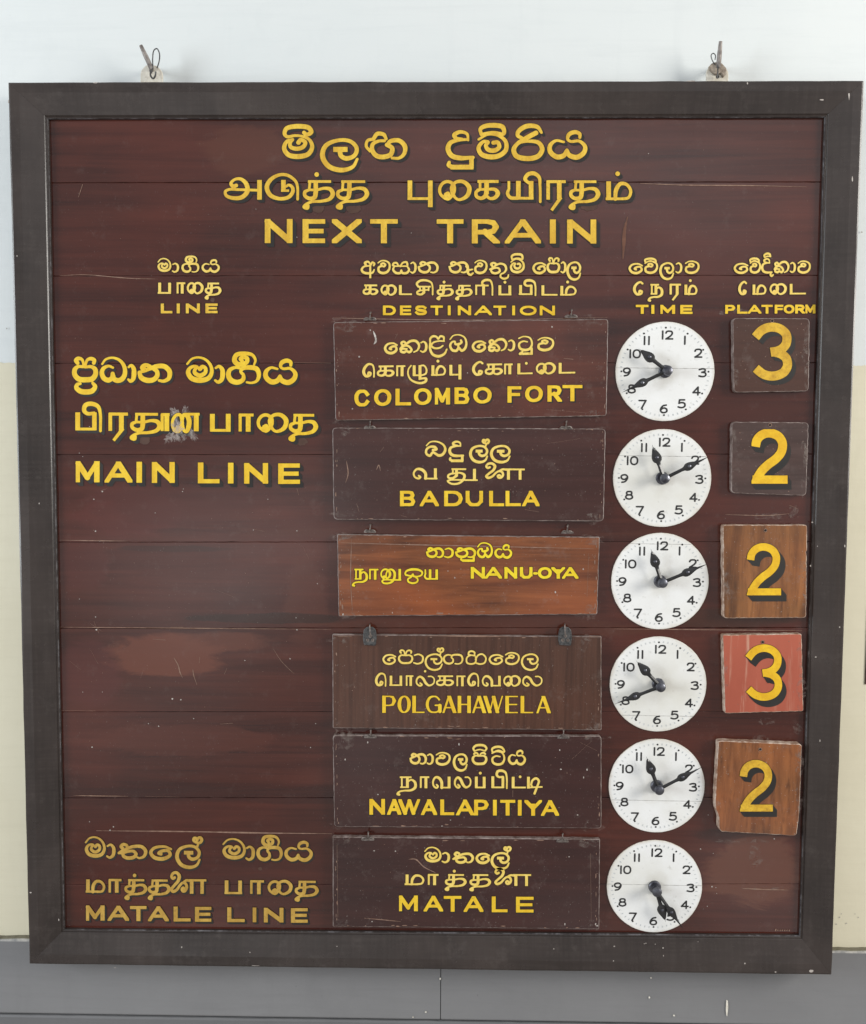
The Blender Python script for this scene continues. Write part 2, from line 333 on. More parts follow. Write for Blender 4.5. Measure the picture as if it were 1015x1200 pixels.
M['dado_dirt'] = edge_mat('dado_ledge_dirt', (0.10, 0.09, 0.06), (0.22, 0.20, 0.15), 0.3, 0.7)
M['dado_edge'] = edge_mat('chipped_dado_edge', (0.24, 0.24, 0.235), (0.48, 0.46, 0.42), 0.40, 0.66)

# ------------------------------------------------------------------ mesh helpers
class MB:
    def __init__(s): s.v, s.f, s.mi = [], [], []
    def add(s, vs, fs, mi=0):
        o = len(s.v); s.v += [tuple(map(float, q)) for q in vs]
        s.f += [tuple(i + o for i in f) for f in fs]; s.mi += [mi] * len(fs)
    def build(s, name, mats, parent=None, origin=(0, 0, 0), smooth=None):
        me = bpy.data.meshes.new(name)
        ox, oy, oz = origin
        me.from_pydata([(a - ox, b - oy, c - oz) for a, b, c in s.v], [], s.f)
        for mm in (mats if isinstance(mats, (list, tuple)) else [mats]): me.materials.append(mm)
        me.polygons.foreach_set('material_index', s.mi)
        if smooth: me.polygons.foreach_set('use_smooth', [True] * len(s.f))
        me.validate(); me.update()
        o = bpy.data.objects.new(name, me); COL.objects.link(o)
        if parent is not None: o.parent = parent
        else: o.location = origin
        if smooth and smooth is not True: me.set_sharp_from_angle(angle=R(smooth))
        return o

def thing(name, label, cat, loc=(0, 0, 0), group=None):
    o = bpy.data.objects.new(name, None); COL.objects.link(o)
    o.location = loc; o.empty_display_size = 0.05
    o['label'] = label; o['category'] = cat
    if group: o['group'] = group
    return o

def inset(pts, d):
    n = len(pts); out = []
    area_ = sum(pts[i][0] * pts[(i + 1) % n][1] - pts[(i + 1) % n][0] * pts[i][1] for i in range(n))
    sg = 1 if area_ > 0 else -1
    for i in range(n):
        a, b, c = np.array(pts[i - 1]), np.array(pts[i]), np.array(pts[(i + 1) % n])
        u = b - a; u /= np.linalg.norm(u) + 1e-12; w = c - b; w /= np.linalg.norm(w) + 1e-12
        n1 = np.array([-u[1], u[0]]) * sg; n2 = np.array([-w[1], w[0]]) * sg
        mm = n1 + n2; mm /= np.linalg.norm(mm) + 1e-12
        k = min(2.0, 1.0 / max(0.4, float(mm @ n1)))
        out.append(tuple(b + mm * d * k))
    return out

def slab(mb, pts, yf, yb, bev, mi=0, mi_edge=0):
    """outline in (x, z), front at yf (towards the camera, smaller y), back at yb, rounded front edge"""
    n = len(pts)
    if sum(pts[i][0] * pts[(i + 1) % n][1] - pts[(i + 1) % n][0] * pts[i][1] for i in range(n)) < 0: pts = pts[::-1]
    r0 = inset(pts, bev); r1 = inset(pts, bev * 0.3)
    rings = [[(x, yf, z) for x, z in r0], [(x, yf + bev * 0.3, z) for x, z in r1],
             [(x, yf + bev, z) for x, z in pts], [(x, yb, z) for x, z in pts]]
    vs = [q for r_ in rings for q in r_]
    mb.add(vs, [tuple(range(n))], mi)
    fs = [(k * n + i, (k + 1) * n + i, (k + 1) * n + (i + 1) % n, k * n + (i + 1) % n) for k in (0, 1) for i in range(n)]
    mb.add(vs, fs, mi_edge)
    mb.add(vs, [(2 * n + i, 3 * n + i, 3 * n + (i + 1) % n, 2 * n + (i + 1) % n) for i in range(n)], mi_edge)
    mb.add(vs, [tuple(range(3 * n, 4 * n))[::-1]], mi)

def rounded(corners, r, seg=5):
    out = []; n = len(corners)
    for i in range(n):
        a, b, c = (np.array(corners[i - 1]), np.array(corners[i]), np.array(corners[(i + 1) % n]))
        u = (a - b) / np.linalg.norm(a - b); w = (c - b) / np.linalg.norm(c - b)
        rr = r[i] if isinstance(r, (list, tuple)) else r
        p0, p1 = b + u * rr, b + w * rr
        for k in range(seg + 1):
            t = k / seg
            out.append(tuple((1 - t) ** 2 * p0 + 2 * t * (1 - t) * b + t * t * p1))
    return out

def worn_outline(pts, amp, step=0.006):
    """subdivide and jitter an outline so that edges are not ruler-straight"""
    out = []
    n = len(pts)
    for i in range(n):
        a, b = np.array(pts[i]), np.array(pts[(i + 1) % n])
        L = np.linalg.norm(b - a); k = max(1, int(L / step))
        for j in range(k):
            q = a + (b - a) * j / k
            if k > 1 and j > 0: q = q + rng.normal(0, amp, 2)
            out.append(tuple(q))
    return out

def tube(mb, pts, rad, mi=0, seg=8, cap=True):
    pts = [np.array(p_, float) for p_ in pts]; n = len(pts); vs = []
    rads = rad if isinstance(rad, (list, tuple)) else [rad] * n
    ref = np.array([0.3, 0.2, 0.9])
    for i, p_ in enumerate(pts):
        t = pts[min(i + 1, n - 1)] - pts[max(i - 1, 0)]; t /= np.linalg.norm(t) + 1e-12
        a = np.cross(t, ref); a /= np.linalg.norm(a) + 1e-12; b = np.cross(t, a)
        for k in range(seg):
            th = 2 * math.pi * k / seg
            vs.append(p_ + rads[i] * (math.cos(th) * a + math.sin(th) * b))
    fs = [(i * seg + k, i * seg + (k + 1) % seg, (i + 1) * seg + (k + 1) % seg, (i + 1) * seg + k) for i in range(n - 1) for k in range(seg)]
    if cap: fs += [tuple(range(seg))[::-1], tuple(range((n - 1) * seg, n * seg))]
    mb.add(vs, fs, mi)

def lathe_y(mb, cx, cz, prof, mi=0, seg=28, cap=True):
    """prof: list of (radius, y); axis along y"""
    vs = []
    for r_, y in prof:
        for k in range(seg):
            th = 2 * math.pi * k / seg; vs.append((cx + r_ * math.cos(th), y, cz + r_ * math.sin(th)))
    fs = [(i * seg + k, i * seg + (k + 1) % seg, (i + 1) * seg + (k + 1) % seg, (i + 1) * seg + k) for i in range(len(prof) - 1) for k in range(seg)]
    if cap and prof[-1][0] > 1e-6: fs.append(tuple(range((len(prof) - 1) * seg, len(prof) * seg)))
    mb.add(vs, fs, mi)

# ------------------------------------------------------------------ lettering
# native letters traced stroke by stroke: (baseline, letter height unit, strokes)
_MA = "68,148,.05 105,108 160,97,.05 215,118,.2 250,165,.4 255,215,.6 230,258,.8 165,275,1 100,258,.95 75,215,.8 85,185,.5 115,167,.3 145,172,.3 128,190,.4 125,215,.6 165,238,.7 205,215,.6 208,182,.5 185,168,.5 166,186,.7"
_YA = "780,183,.1 730,174,.2 692,205,.7 692,248,.9 735,284,1 780,274,.9 800,240,.5 | 800,240,.5 815,272,.9 865,287,1 910,256,.9 918,215,.7 880,178,.3 825,180,.2 805,165,.3 815,132,.7 855,117,.7 883,130,.5 884,153,.3"
_GA = "490,180,.1 445,174,.3 402,197,.7 395,240,.9 420,277,1 470,288,.9 510,266,.7 512,230,.4 492,207,.3 505,182,.6 560,172,.8 618,184,.9 636,230,.7 618,277,.3 575,292,.1 540,288,.05"
_PA_HOOKS = "80,150,.6 68,130,.7 85,115,.6 115,120,.3 128,145,.2 130,180,.15 | 218,150,.5 222,128,.6 195,115,.5 165,125,.3 152,150,.2 145,185,.15"
_PA = "130,182,.2 85,180,.4 57,205,.8 57,245,.9 90,280,1 150,286,1 205,277,1 232,240,.9 228,200,.8 195,180,.4 150,183,.2"
_NA = "645,200,.9 628,185,.8 650,165,.6 690,174,.6 700,190,.7 | 600,225,.3 650,212,.4 700,190,.6 760,172,.8 820,176,.9 860,217,.9 853,273,.7 810,297,.4 770,292,.2 | 604,232,.6 620,270,.9 670,292,1 725,285,.9 755,252,.8 752,215,.7 725,195,.6"
_LA = "622,295,.2 590,352,.5 510,376,.9 420,346,1 378,270,1 402,194,.8 490,155,.5 575,164,.6 618,215,.7 602,268,.7 545,290,.8 508,270,.8 500,235,.9 | c 452,223,1 552,223,1"
_M = "240,130,.1 300,95,.3 365,105,.4 408,145,.6 409,200,.8 370,236,.9 315,246,1 258,228,.9 240,185,.7 270,145,.4 300,148,.3 285,170,.6 300,198,.8 340,203,.8 368,180,.7 358,150,.6 332,152,.7"
_VA = "200,85,.1 225,67,.1 260,66,.3 293,87,.5 298,130,.7 278,167,.9 240,179,1 207,163,.9 207,125,.7 235,115,.5 252,118,.5 262,102,.6 246,89,.6 226,96,.5 232,112,.5"
_TTA = "460,105,.1 500,90,.1 550,102,.3 568,150,.5 550,193,.8 510,204,.9 470,188,.8 464,150,.6 495,130,.3 530,135,.1"
_DA = "172,135,.05 165,95,.3 120,80,.5 80,100,.8 90,122,.6 130,128,.3 | 170,132,.1 110,135,.4 52,155,.8 38,195,1 62,238,1 120,254,.9 205,250,.4"
_E = "750,130,.3 700,110,.4 620,122,.6 592,160,.8 620,201,1 690,211,1 743,178,.8 728,145,.6 680,147,.7 655,165,.8 672,172,.7"
_TH_T = "c 530,138,.3 712,138,.3 | c 545,138,.3 538,205,.3 | c 592,138,.9 592,215,1 | 540,200,.3 507,215,.6 507,243,.6 545,264,.7 583,254,.9 592,215,1 | 540,200,.2 600,200,.3 660,188,.4 708,197,.8 726,230,1 703,265,.7 640,283,.4 560,288,.3 515,308,.4 503,325,.8 524,331,.9 527,318,.8"
_PA_T = "c 150,130,1 150,265,1 | c 130,260,.3 305,260,.3 | c 285,130,1 285,265,1"
_PI_T = "c 68,125,1 68,265,1 | c 48,256,.3 215,256,.3 | c 205,125,.9 205,265,.9 | 205,130,.5 150,133,.6 122,110,.8 132,68,.9 185,56,.9 238,78,.7 256,130,.4 258,268,.3"
_MA_T = "c 893,60,1 893,137,1 | c 880,133,.3 960,133,.3 | 922,134,.6 926,95,.9 945,70,.7 972,73,.5 990,100,.5 980,128,.4 950,133,.3"
_TTA_T = "c 388,285,1 388,365,1 | c 378,361,.3 495,361,.3"
_LA_T = "530,420,.4 550,438,.4 530,450,.5 494,425,.4 494,378,.5 525,350,.7 560,368,1 592,420,1 630,446,.6 678,420,.3 682,372,.25 655,348,.25 620,347,.25"
_AI_T = "560,230,.3 547,242,.5 556,257,.5 573,243,.5 568,224,.4 548,232,.3 | 545,263,.4 514,233,.4 508,190,.5 532,151,.5 570,140,.5 607,162,.6 613,210,.6 593,248,.5 570,269,.4 545,263,.4 | 600,235,.5 595,180,.6 625,143,.5 680,140,.7 722,182,1 711,238,.9 670,267,.5 640,270,.3 615,250,.4 605,225,.5"
_NNA_T = "430,545,.3 400,515,.5 375,545,.5 400,578,.5 436,556,.5 | 330,580,.3 303,500,.4 313,380,.4 380,305,.5 440,305,.5 473,380,.6 463,500,.6 430,585,.4 380,600,.4 330,580,.3 | 480,400,.4 500,313,.6 560,313,.9 605,400,1 596,520,1 560,595,.6 520,588,.4 490,520,.5 480,400,.4 | c 540,292,.3 800,292,.3 | c 735,285,1 735,590,1"
GL = {
 'ma': (300, 135, _MA),
 'aa': (300, 135, "285,180,.1 312,167,.3 338,190,.7 343,230,.9 333,272,.7 305,290,.4 280,277,.1"),
 'ga': (300, 135, _GA),
 'rga': (300, 135, _GA + " | 600,150,.0 610,115,.2 585,75,.4 520,64,.6 458,78,.8 444,120,.9 470,148,.9 515,146,.8 543,128,.7 543,102,.7 515,93,.6 492,106,.6 505,124,.5"),
 'ya': (300, 135, _YA),
 'pra': (305, 140, _PA_HOOKS + " | " + _PA + " | 105,318,.2 80,325,.5 72,350,.8 105,378,1 150,385,1 205,375,1 230,340,.7 210,312,.3"),
 'pa': (305, 140, _PA_HOOKS + " | " + _PA),
 'pi': (300, 140, _PA + " | 130,182,.2 118,150,.3 90,140,.6 72,155,.5 | 145,182,.2 165,150,.3 200,140,.6 220,155,.5 | 75,120,.3 62,85,.6 92,52,.8 150,42,.9 210,52,.8 238,85,.6 220,118,.3 | 75,118,.1 150,100,.1 220,118,.1"),
 'dha': (308, 145, "292,155,.05 320,117,.1 375,102,.1 435,122,.3 473,175,.6 477,240,.8 453,280,.9 420,292,.9 390,280,.9 378,238,.6 | 380,185,.1 345,172,.2 303,192,.6 289,230,.8 307,275,.9 345,290,.9 373,268,.7 378,235,.6"),
 'na': (312, 145, _NA),
 'nu': (312, 145, _NA + " | c 845,270,.7 845,352,.7 | c 856,346,.9 690,346,.9 | 695,346,.6 672,330,.4 680,312,.3"),
 'mii': (298, 148, "150,150,.3 108,165,.5 91,215,.8 120,262,.9 190,275,1 258,256,.9 284,205,.7 268,155,.4 230,130,.2 170,120,.2 112,128,.4 94,108,.6 107,68,.8 190,51,.9 262,64,.9 277,95,.8 245,113,.6 228,98,.6 | 150,150,.3 132,175,.5 137,205,.6 180,218,.7 223,203,.7 237,170,.6 205,152,.6 190,172,.8"),
 'la': (298, 148, _LA),
 'l_': (298, 148, _LA + " | 592,168,.3 604,122,.3 575,112,.4 556,92,.6 562,72,.6 584,72,.5 594,92,.4 606,70,.5 630,66,.6 644,86,.7 632,112,.6 604,122,.4"),
 'nga': (298, 148, "725,235,.3 698,200,.3 708,157,.3 750,147,.4 | 750,142,.6 775,108,.7 820,113,.6 838,145,.3 | 828,160,.3 790,162,.3 748,182,.6 740,225,.8 770,270,.9 820,280,.9 872,261,.9 882,215,.8 845,190,.7 | 845,190,.5 870,162,.7 930,158,.8 971,200,.9 966,255,.6 930,287,.3 880,287,.2"),
 'du': (262, 132, _DA + " | c 195,240,.8 195,322,.8 | c 208,314,.9 55,314,.9 | 62,312,.8 42,300,.7 46,282,.4"),
 'di': (262, 132, _DA + " | 205,252,.4 190,275,.6 205,300,.7 235,285,.4 | 85,62,.3 78,38,.6 120,16,.8 172,22,.8 188,52,.4 | 85,62,.1 135,48,.2 188,52,.1"),
 'm_': (262, 132, _M + " | 255,98,.4 250,62,.6 280,43,.8 330,38,.9 385,48,.9 397,75,.7 393,95,.5 330,84,.2 255,98,.3"),
 'ri': (262, 132, "510,150,.2 560,142,.3 620,152,.7 642,195,.9 618,241,.95 560,257,1 490,241,1 473,200,.9 492,162,.6 560,114,.9 605,88,.9 | 638,85,.2 613,48,.7 550,43,.9 502,77,.8 497,105,.6 520,120,.4"),
 'a': (187, 105, "100,103,.8 94,87,.8 120,77,.6 138,95,.4 140,112,.3 | 150,105,.3 160,83,.5 178,95,.6 172,112,.4 | 140,113,.3 88,121,.5 68,145,.8 77,170,.9 120,183,.9 163,175,.6 176,150,.2 | c 143,95,.5 143,230,.6"),
 'va': (185, 105, _VA),
 'v_': (185, 105, _VA + " | 205,77,.4 200,52,.6 225,40,.8 265,40,.8 288,57,.6 284,77,.4 245,60,.2 205,77,.2"),
 'sa': (187, 105, "336,108,.7 342,90,.6 365,87,.5 380,110,.3 395,120,.3 | 450,108,.6 443,83,.6 415,87,.5 395,115,.3 | 347,115,.3 338,150,.7 360,178,.9 395,178,.8 402,155,.5 410,178,.8 445,178,.9 463,150,.7 450,120,.3 | 350,118,.2 450,118,.2"),
 'ae': (185, 100, "-10,120,.4 20,150,.5 60,148,.3 | 20,150,.7 12,178,.8 40,195,.8 68,180,.4"),
 'tha': (212, 118, "362,128,.8 348,110,.8 365,93,.7 393,102,.6 393,125,.5 350,150,.5 330,165,.4 | 335,163,.4 358,165,.7 368,190,.8 400,204,.9 448,196,.9 465,170,.8 445,147,.6 395,152,.5 360,166,.4 | 385,130,.6 440,108,.7 510,108,.8 541,145,.9 527,188,.6 490,202,.2 470,193,.1"),
 'thu': (185, 100, "228,118,.7 217,102,.8 240,91,.7 260,102,.6 248,122,.5 207,147,.4 | 212,146,.4 226,173,.8 260,181,.8 293,163,.7 283,137,.5 245,137,.4 218,150,.3 | 255,113,.6 300,98,.6 338,112,.8 349,150,.7 330,178,.4 305,190,.3 300,213,.5 330,230,.7 362,219,.5 370,197,.2"),
 'e': (217, 118, _E),
 'ka': (290, 108, "262,208,.7 257,192,.7 280,180,.6 308,197,.6 345,177,.8 398,176,.9 431,215,.8 417,262,.4 380,282,.1 | 308,200,.6 265,225,.5 246,250,.5 | 250,240,.5 300,217,.6 338,232,.7 357,262,.7 335,281,.9 305,270,.6 285,281,.9 253,272,.8 258,250,.5 310,250,.4"),
 'lla': (290, 108, "545,200,.4 547,152,.6 575,132,.7 608,138,.5 625,160,.3 645,133,.5 678,142,.6 680,170,.3 | 685,182,.2 630,180,.2 572,197,.4 558,225,.6 590,247,.5 640,245,.4 672,225,.2 | 545,200,.4 545,250,.7 572,306,.9 630,326,1 688,302,.7 711,260,.2"),
 'mba': (282, 105, "740,160,.1 770,127,.1 825,120,.1 878,147,.3 894,205,.6 878,251,.9 850,267,.9 822,242,.7 800,267,.9 762,261,.9 741,220,.7 757,187,.4 785,182,.4 790,205,.6 820,207,.7 848,190,.7 842,172,.6 | 821,205,.6 821,243,.6"),
 'ttu': (213, 95, _TTA + " | c 563,185,.7 563,240,.8 | c 572,236,.8 462,236,.8 | 466,236,.5 490,215,.3"),
 'tti': (209, 95, _TTA + " | 465,100,.4 460,68,.6 490,51,.8 540,53,.8 564,77,.5 566,95,.3 515,80,.1 465,100,.1"),
 'ba': (181, 85, "150,95,.05 175,67,.1 220,64,.2 262,92,.5 272,130,.8 252,167,.9 230,173,.9 208,158,.7 192,148,.6 172,175,.8 150,160,.6 150,128,.6 172,106,.6 203,106,.8 214,124,.9 192,130,.7"),
 'ha': (217, 105, "150,122,.5 132,118,.5 137,92,.6 165,83,.6 196,96,.6 195,120,.3 | 200,128,.2 150,125,.2 113,150,.3 115,198,.5 160,212,.6 203,198,.5 213,160,.4 207,142,.3 | 205,165,.3 235,122,.5 280,113,.5 316,150,.4 303,198,.5 255,212,.5 215,203,.4"),
 # second script
 'T_a': (200, 120, "115,112,.7 98,118,.8 84,100,.5 105,75,.3 140,71,.5 173,100,.9 180,150,1 148,186,.9 100,192,.7 57,176,.5 51,150,.4 75,137,.3 120,138,.3 245,142,.3 | c 252,78,1 252,202,1"),
 'T_ttu': (203, 122, "500,202,.3 500,130,.3 488,87,.4 440,49,.5 390,46,.5 337,78,.8 315,125,1 337,177,.9 395,199,.6 448,187,.7 472,150,.7 466,122,.5 445,111,.3 432,120,.2 | c 415,78,1 415,150,1 | c 400,147,.2 448,147,.2"),
 'T_tha': (270, 140, _TH_T), 'T_th_': (270, 140, _TH_T + " | d 600,88,1"),
 'T_pu': (138, 80, "c 50,58,1 50,138,1 | c 40,134,.3 150,134,.3 | c 143,58,1 143,170,1"),
 'T_ai': (272, 140, _AI_T),
 'T_ka': (138, 80, "c 345,62,.4 437,62,.4 | c 357,62,.3 357,97,.3 | c 385,62,1 385,115,1 | 358,94,.3 340,106,.5 342,124,.6 362,132,.6 380,122,.9 385,105,1 | 345,97,.2 390,95,.3 423,97,.6 434,112,1 422,130,.7 400,134,.4 385,124,.4"),
 'T_yi': (138, 80, "c 478,60,.3 478,94,.3 | 478,92,.3 472,112,.6 483,129,.6 515,132,.5 | c 517,60,1 517,137,1 | c 505,132,.3 580,132,.3 | c 570,60,1 570,137,1 | 560,68,.4 545,52,.7 557,32,.8 582,28,.8 603,44,.6 607,80,.3 608,147,.3"),
 'T_ya': (138, 80, "c 478,60,.3 478,94,.3 | 478,92,.3 472,112,.6 483,129,.6 515,132,.5 | c 517,60,1 517,137,1 | c 505,132,.3 580,132,.3 | c 570,60,1 570,137,1"),
 'T_ra': (268, 138, "c 325,130,.6 325,268,.6 | c 312,137,.4 485,137,.4 | c 425,137,1 425,265,1 | c 440,250,.6 355,345,.4"),
 'T_ma': (137, 80, _MA_T), 'T_m_': (137, 80, _MA_T + " | d 933,28,1"),
 'T_pa': (267, 138, _PA_T), 'T_p_': (267, 138, _PA_T + " | d 218,85,1"),
 'T_aa': (270, 138, "c 362,135,.4 362,270,.4 | c 350,141,.35 487,141,.35 | c 437,141,1 437,272,1"),
 'T_tta': (365, 80, _TTA_T), 'T_tt_': (365, 80, _TTA_T + " | d 447,285,.9"),
 'T_si': (365, 80, "545,300,.5 532,275,.7 560,251,.7 615,248,.6 656,267,.4 666,300,.3 667,364,.3 | c 550,298,.3 650,298,.3 | c 592,298,1 592,345,1 | 557,300,.3 557,328,.3 534,342,.5 537,356,.6 570,361,.6 592,345,.9 | 545,332,.2 620,325,.2 | c 632,298,.3 632,332,.3"),
 'T_ri': (370, 83, "c 90,285,.4 90,370,.4 | c 82,290,.3 200,290,.3 | c 155,290,1 155,370,1 | 160,288,.5 143,278,.6 145,258,.8 172,243,.8 213,248,.6 230,287,.3 232,370,.3"),
 'T_pi': (267, 138, _PI_T),
 'T_ee': (400, 95, "175,297,.5 160,284,.5 140,290,.6 113,322,.9 108,360,1 130,396,.8 163,391,.6 170,370,.6 152,364,.5 147,380,.5"),
 'T_e': (450, 115, "165,452,.3 165,370,.3 150,322,.4 115,312,.6 79,345,.9 65,400,1 87,441,.9 125,436,.6 133,410,.5 115,402,.5 107,420,.5"),
 'T_na': (303, 78, "c 65,225,.3 65,303,.3 | c 52,230,.3 125,230,.3 | c 100,230,1 100,302,1 | c 55,299,.2 110,299,.2 | 100,264,.2 125,248,.4 148,265,.9 149,300,1 123,319,.6 80,322,.3 50,330,.4 40,345,.8 50,349,.7"),
 'T_nna': (590, 310, _NNA_T),
  'T_nu': (217, 118, "378,178,.4 362,188,.5 372,199,.5 385,190,.4 378,178,.3 | 365,206,.3 344,180,.3 342,140,.3 365,110,.4 400,104,.5 438,130,1 446,165,1 430,193,.6 405,203,.4 399,180,.3 405,140,.3 430,110,.4 470,107,.6 500,140,1 497,200,1 470,241,.8 420,260,.6 365,254,.5 352,235,.4 370,222,.3 460,220,.3 | c 440,220,.3 580,220,.3 | c 562,98,1 562,224,1"),
 'T_zhu': (515, 105, "c 378,410,1 378,513,1 | c 365,509,.3 460,509,.3 | c 440,410,1 440,552,1 | 440,415,.3 480,413,.3 506,450,.4 500,492,.4 460,509,.3 | 345,412,.2 320,445,.2 314,495,.3 340,548,.4 400,581,.6 460,586,.7 497,568,.8 500,545,.8 470,540,.5 430,548,.3"),
 'T_va': (452, 112, "325,420,.4 340,435,.4 325,450,.5 292,435,.4 281,390,.4 310,348,.6 350,352,1 383,390,1 386,448,1 | c 372,449,.25 490,449,.25 | c 472,340,1 472,452,1"),
 'T_la': (452, 112, _LA_T), 'T_l_': (452, 112, _LA_T + " | d 585,292,.9"),
 'T_thu': (335, 72, "c 325,268,.3 428,268,.3 | c 335,268,.3 335,298,.3 | c 360,268,1 360,318,1 | 335,295,.3 303,310,.5 303,326,.5 335,330,.6 358,314,.9 | 330,299,.2 390,293,.4 416,310,.9 406,343,.7 370,368,.5 320,368,.4 297,350,.3 320,343,.2 420,343,.25 505,343,.25 | c 487,265,1 487,346,1"),
  'T_llai': (146, 82, "670,50,.6 655,56,.6 642,44,.5 656,24,.6 688,20,.7 712,40,.9 702,70,.8 665,100,.6 642,123,.7 656,135,.8 690,124,.6 718,97,.5 742,82,.4 770,88,.6 778,110,.7 762,132,.6 742,133,.5 735,120,.5 748,112,.5 758,120,.4 | 742,84,.4 775,68,.5 812,72,.4 | c 822,66,1 822,149,1 | c 795,66,.3 955,66,.3 | c 917,66,.9 917,149,.9"),
  'T_o': (210, 112, "612,162,.5 604,145,.4 616,117,.6 665,100,1 718,106,.8 747,130,.5 740,160,.4 705,176,.4 672,170,.7 668,156,1 | 612,162,.4 640,171,.4 670,171,.5 | 655,182,.4 627,205,.4 633,233,.5 670,247,.6 703,233,.5 709,205,.4 690,180,.4"),
 'T_tti': (303, 78, "c 893,225,1 893,305,1 | c 885,299,.25 997,294,.25 | 912,278,.5 924,248,.6 950,235,.7 970,252,.7 960,285,.6 938,338,.7 | 912,278,.4 922,292,.3"),
}
# block letters and figures on a 100 x 100 box (y down)
LA = {
 'A': "r -5,112,0.3 50,-3,0.3 | r 105,112,1 50,-3,1 | r 22,70,0 78,70,0",
 'B': "0,0,1 0,100,1 | 0,0,0 60,0,0 | 0,48,0 60,48,0 | 0,100,0 62,100,0 | r 60,0,0 85,6,.6 92,24,1 84,42,.6 60,48,0 | r 62,48,0 90,56,.6 99,74,1 90,94,.6 62,100,0",
 'C': "97,22,.6 78,4,.3 50,0,.3 20,8,.7 2,32,1 0,52,1 8,80,.8 30,98,.5 55,100,.3 80,95,.3 97,78,.6",
 'D': "0,0,1 0,100,1 | 0,0,0 50,0,0 | 0,100,0 50,100,0 | r 50,0,0 72,4,.4 92,22,.9 100,50,1 92,78,.9 72,96,.4 50,100,0",
 'E': "0,0,1 0,100,1 | 0,0,0 100,0,0 | 0,50,0 92,50,0 | 0,100,0 100,100,0",
 'F': "0,0,1 0,100,1 | 0,0,0 100,0,0 | 0,50,0 88,50,0",
 'G': "95,20,.2 76,4,.1 50,0,.1 18,10,.5 1,38,.7 2,65,.7 20,92,.3 50,100,.1 80,96,.1 100,84,.2 | r 100,94,1 100,58,1 | r 64,56,.1 100,56,.1",
 'H': "0,0,1 0,100,1 | 100,0,1 100,100,1 | 0,50,0 100,50,0",
 'I': "c 50,-9,1 50,109,1",
 'L': "0,0,1 0,100,1 | 0,100,0 100,100,0",
 'M': "0,0,0 0,100,0 | r 2,0,1 50,84,1 | r 98,0,0.2 50,84,0.2 | 100,0,1 100,100,1",
 'N': "0,0,.8 0,100,.8 | r 0,0,1 100,100,1 | 100,0,.8 100,100,.8",
 'O': "o 50,0,0 82,10,.5 99,34,1 100,55,1 88,84,.6 50,100,0 18,90,.5 1,64,1 0,42,1 14,14,.6",
 'P': "0,0,1 0,100,1 | 0,0,0 55,0,0 | 0,57,0 55,57,0 | r 55,0,0 86,6,.5 99,28,1 86,51,.5 55,57,0",
 'R': "0,0,1 0,100,1 | 0,0,0 55,0,0 | 0,55,0 55,55,0 | r 55,0,0 84,6,.5 95,27,1 84,49,.5 55,55,0 | r 46,52,1 102,110,1",
 'S': "94,18,.5 75,3,.3 45,0,.3 14,8,.6 6,26,.8 20,44,.8 55,52,1 88,60,.9 98,76,.8 86,94,.6 52,100,.3 22,97,.3 3,80,.5",
 'T': "0,0,0 100,0,0 | 50,0,1 50,100,1",
 'U': "c 0,-9,1 0,50,1 | r 0,45,1 3,72,1 22,96,.6 50,100,.3 78,96,.5 97,72,.8 100,45,.8 | c 100,-9,.8 100,50,.8",
 'W': "r -4,-10,1 27,98,1 | r 27,98,0 50,2,0 | r 50,2,1 73,98,1 | r 73,98,0 104,-10,0",
 'X': "r -8,-9,1 108,109,1 | r 108,-9,1 -8,109,1",
 'Y': "r -8,-9,1 50,55,1 | r 108,-9,.3 50,55,.3 | c 50,50,1 50,109,1",
 '-': "r 0,56,0 100,56,0",
 '0': "o 50,0 88,14 100,50 88,86 50,100 12,86 0,50 12,14",
 '1': "r 50,0 50,100",
 '2': "r 2,24 14,6 48,0 84,6 95,28 76,56 40,80 4,100 | r 4,100 100,100",
 '3': "r 2,10 45,0 86,8 84,32 40,44 | r 40,44 88,52 100,74 84,94 45,100 0,92",
 '4': "r 72,100 72,0 | r 72,0 0,72 | r 0,72 100,72",
 '5': "r 90,0 18,0 | r 18,0 10,44 | r 10,44 52,36 94,48 98,78 70,98 30,100 0,92",
 '6': "r 86,2 40,12 8,48 4,74 24,96 60,100 94,86 96,60 70,42 36,44 8,64",
 '7': "r 0,0 100,0 | r 100,0 38,100",
 '8': "o 50,0 84,8 86,34 50,45 14,34 16,8 | o 50,45 92,56 98,82 50,100 2,82 8,56",
 '9': "r 14,98 60,88 92,52 96,26 76,4 40,0 6,14 4,40 30,58 64,56 92,36",
}

def parse(spec):
    """'x,y,w x,y ...|c x,y,w ...' -> strokes (kind, pts[n,2], w[n])"""
    out = []
    for st in spec.split('|'):
        tk = st.split(); kind = 's'
        if tk[0] in ('c', 's', 'd', 'o', 'r'): kind = tk.pop(0)
        pts, ws = [], []
        for q in tk:
            a = q.split(','); pts.append((float(a[0]), float(a[1]))); ws.append(float(a[2]) if len(a) > 2 else None)
        known = [i for i, w_ in enumerate(ws) if w_ is not None]
        if not known: ws = [0.6] * len(ws)
        else: ws = list(np.interp(range(len(ws)), known, [ws[i] for i in known]))
        out.append((kind, np.array(pts), np.array(ws)))
    return out

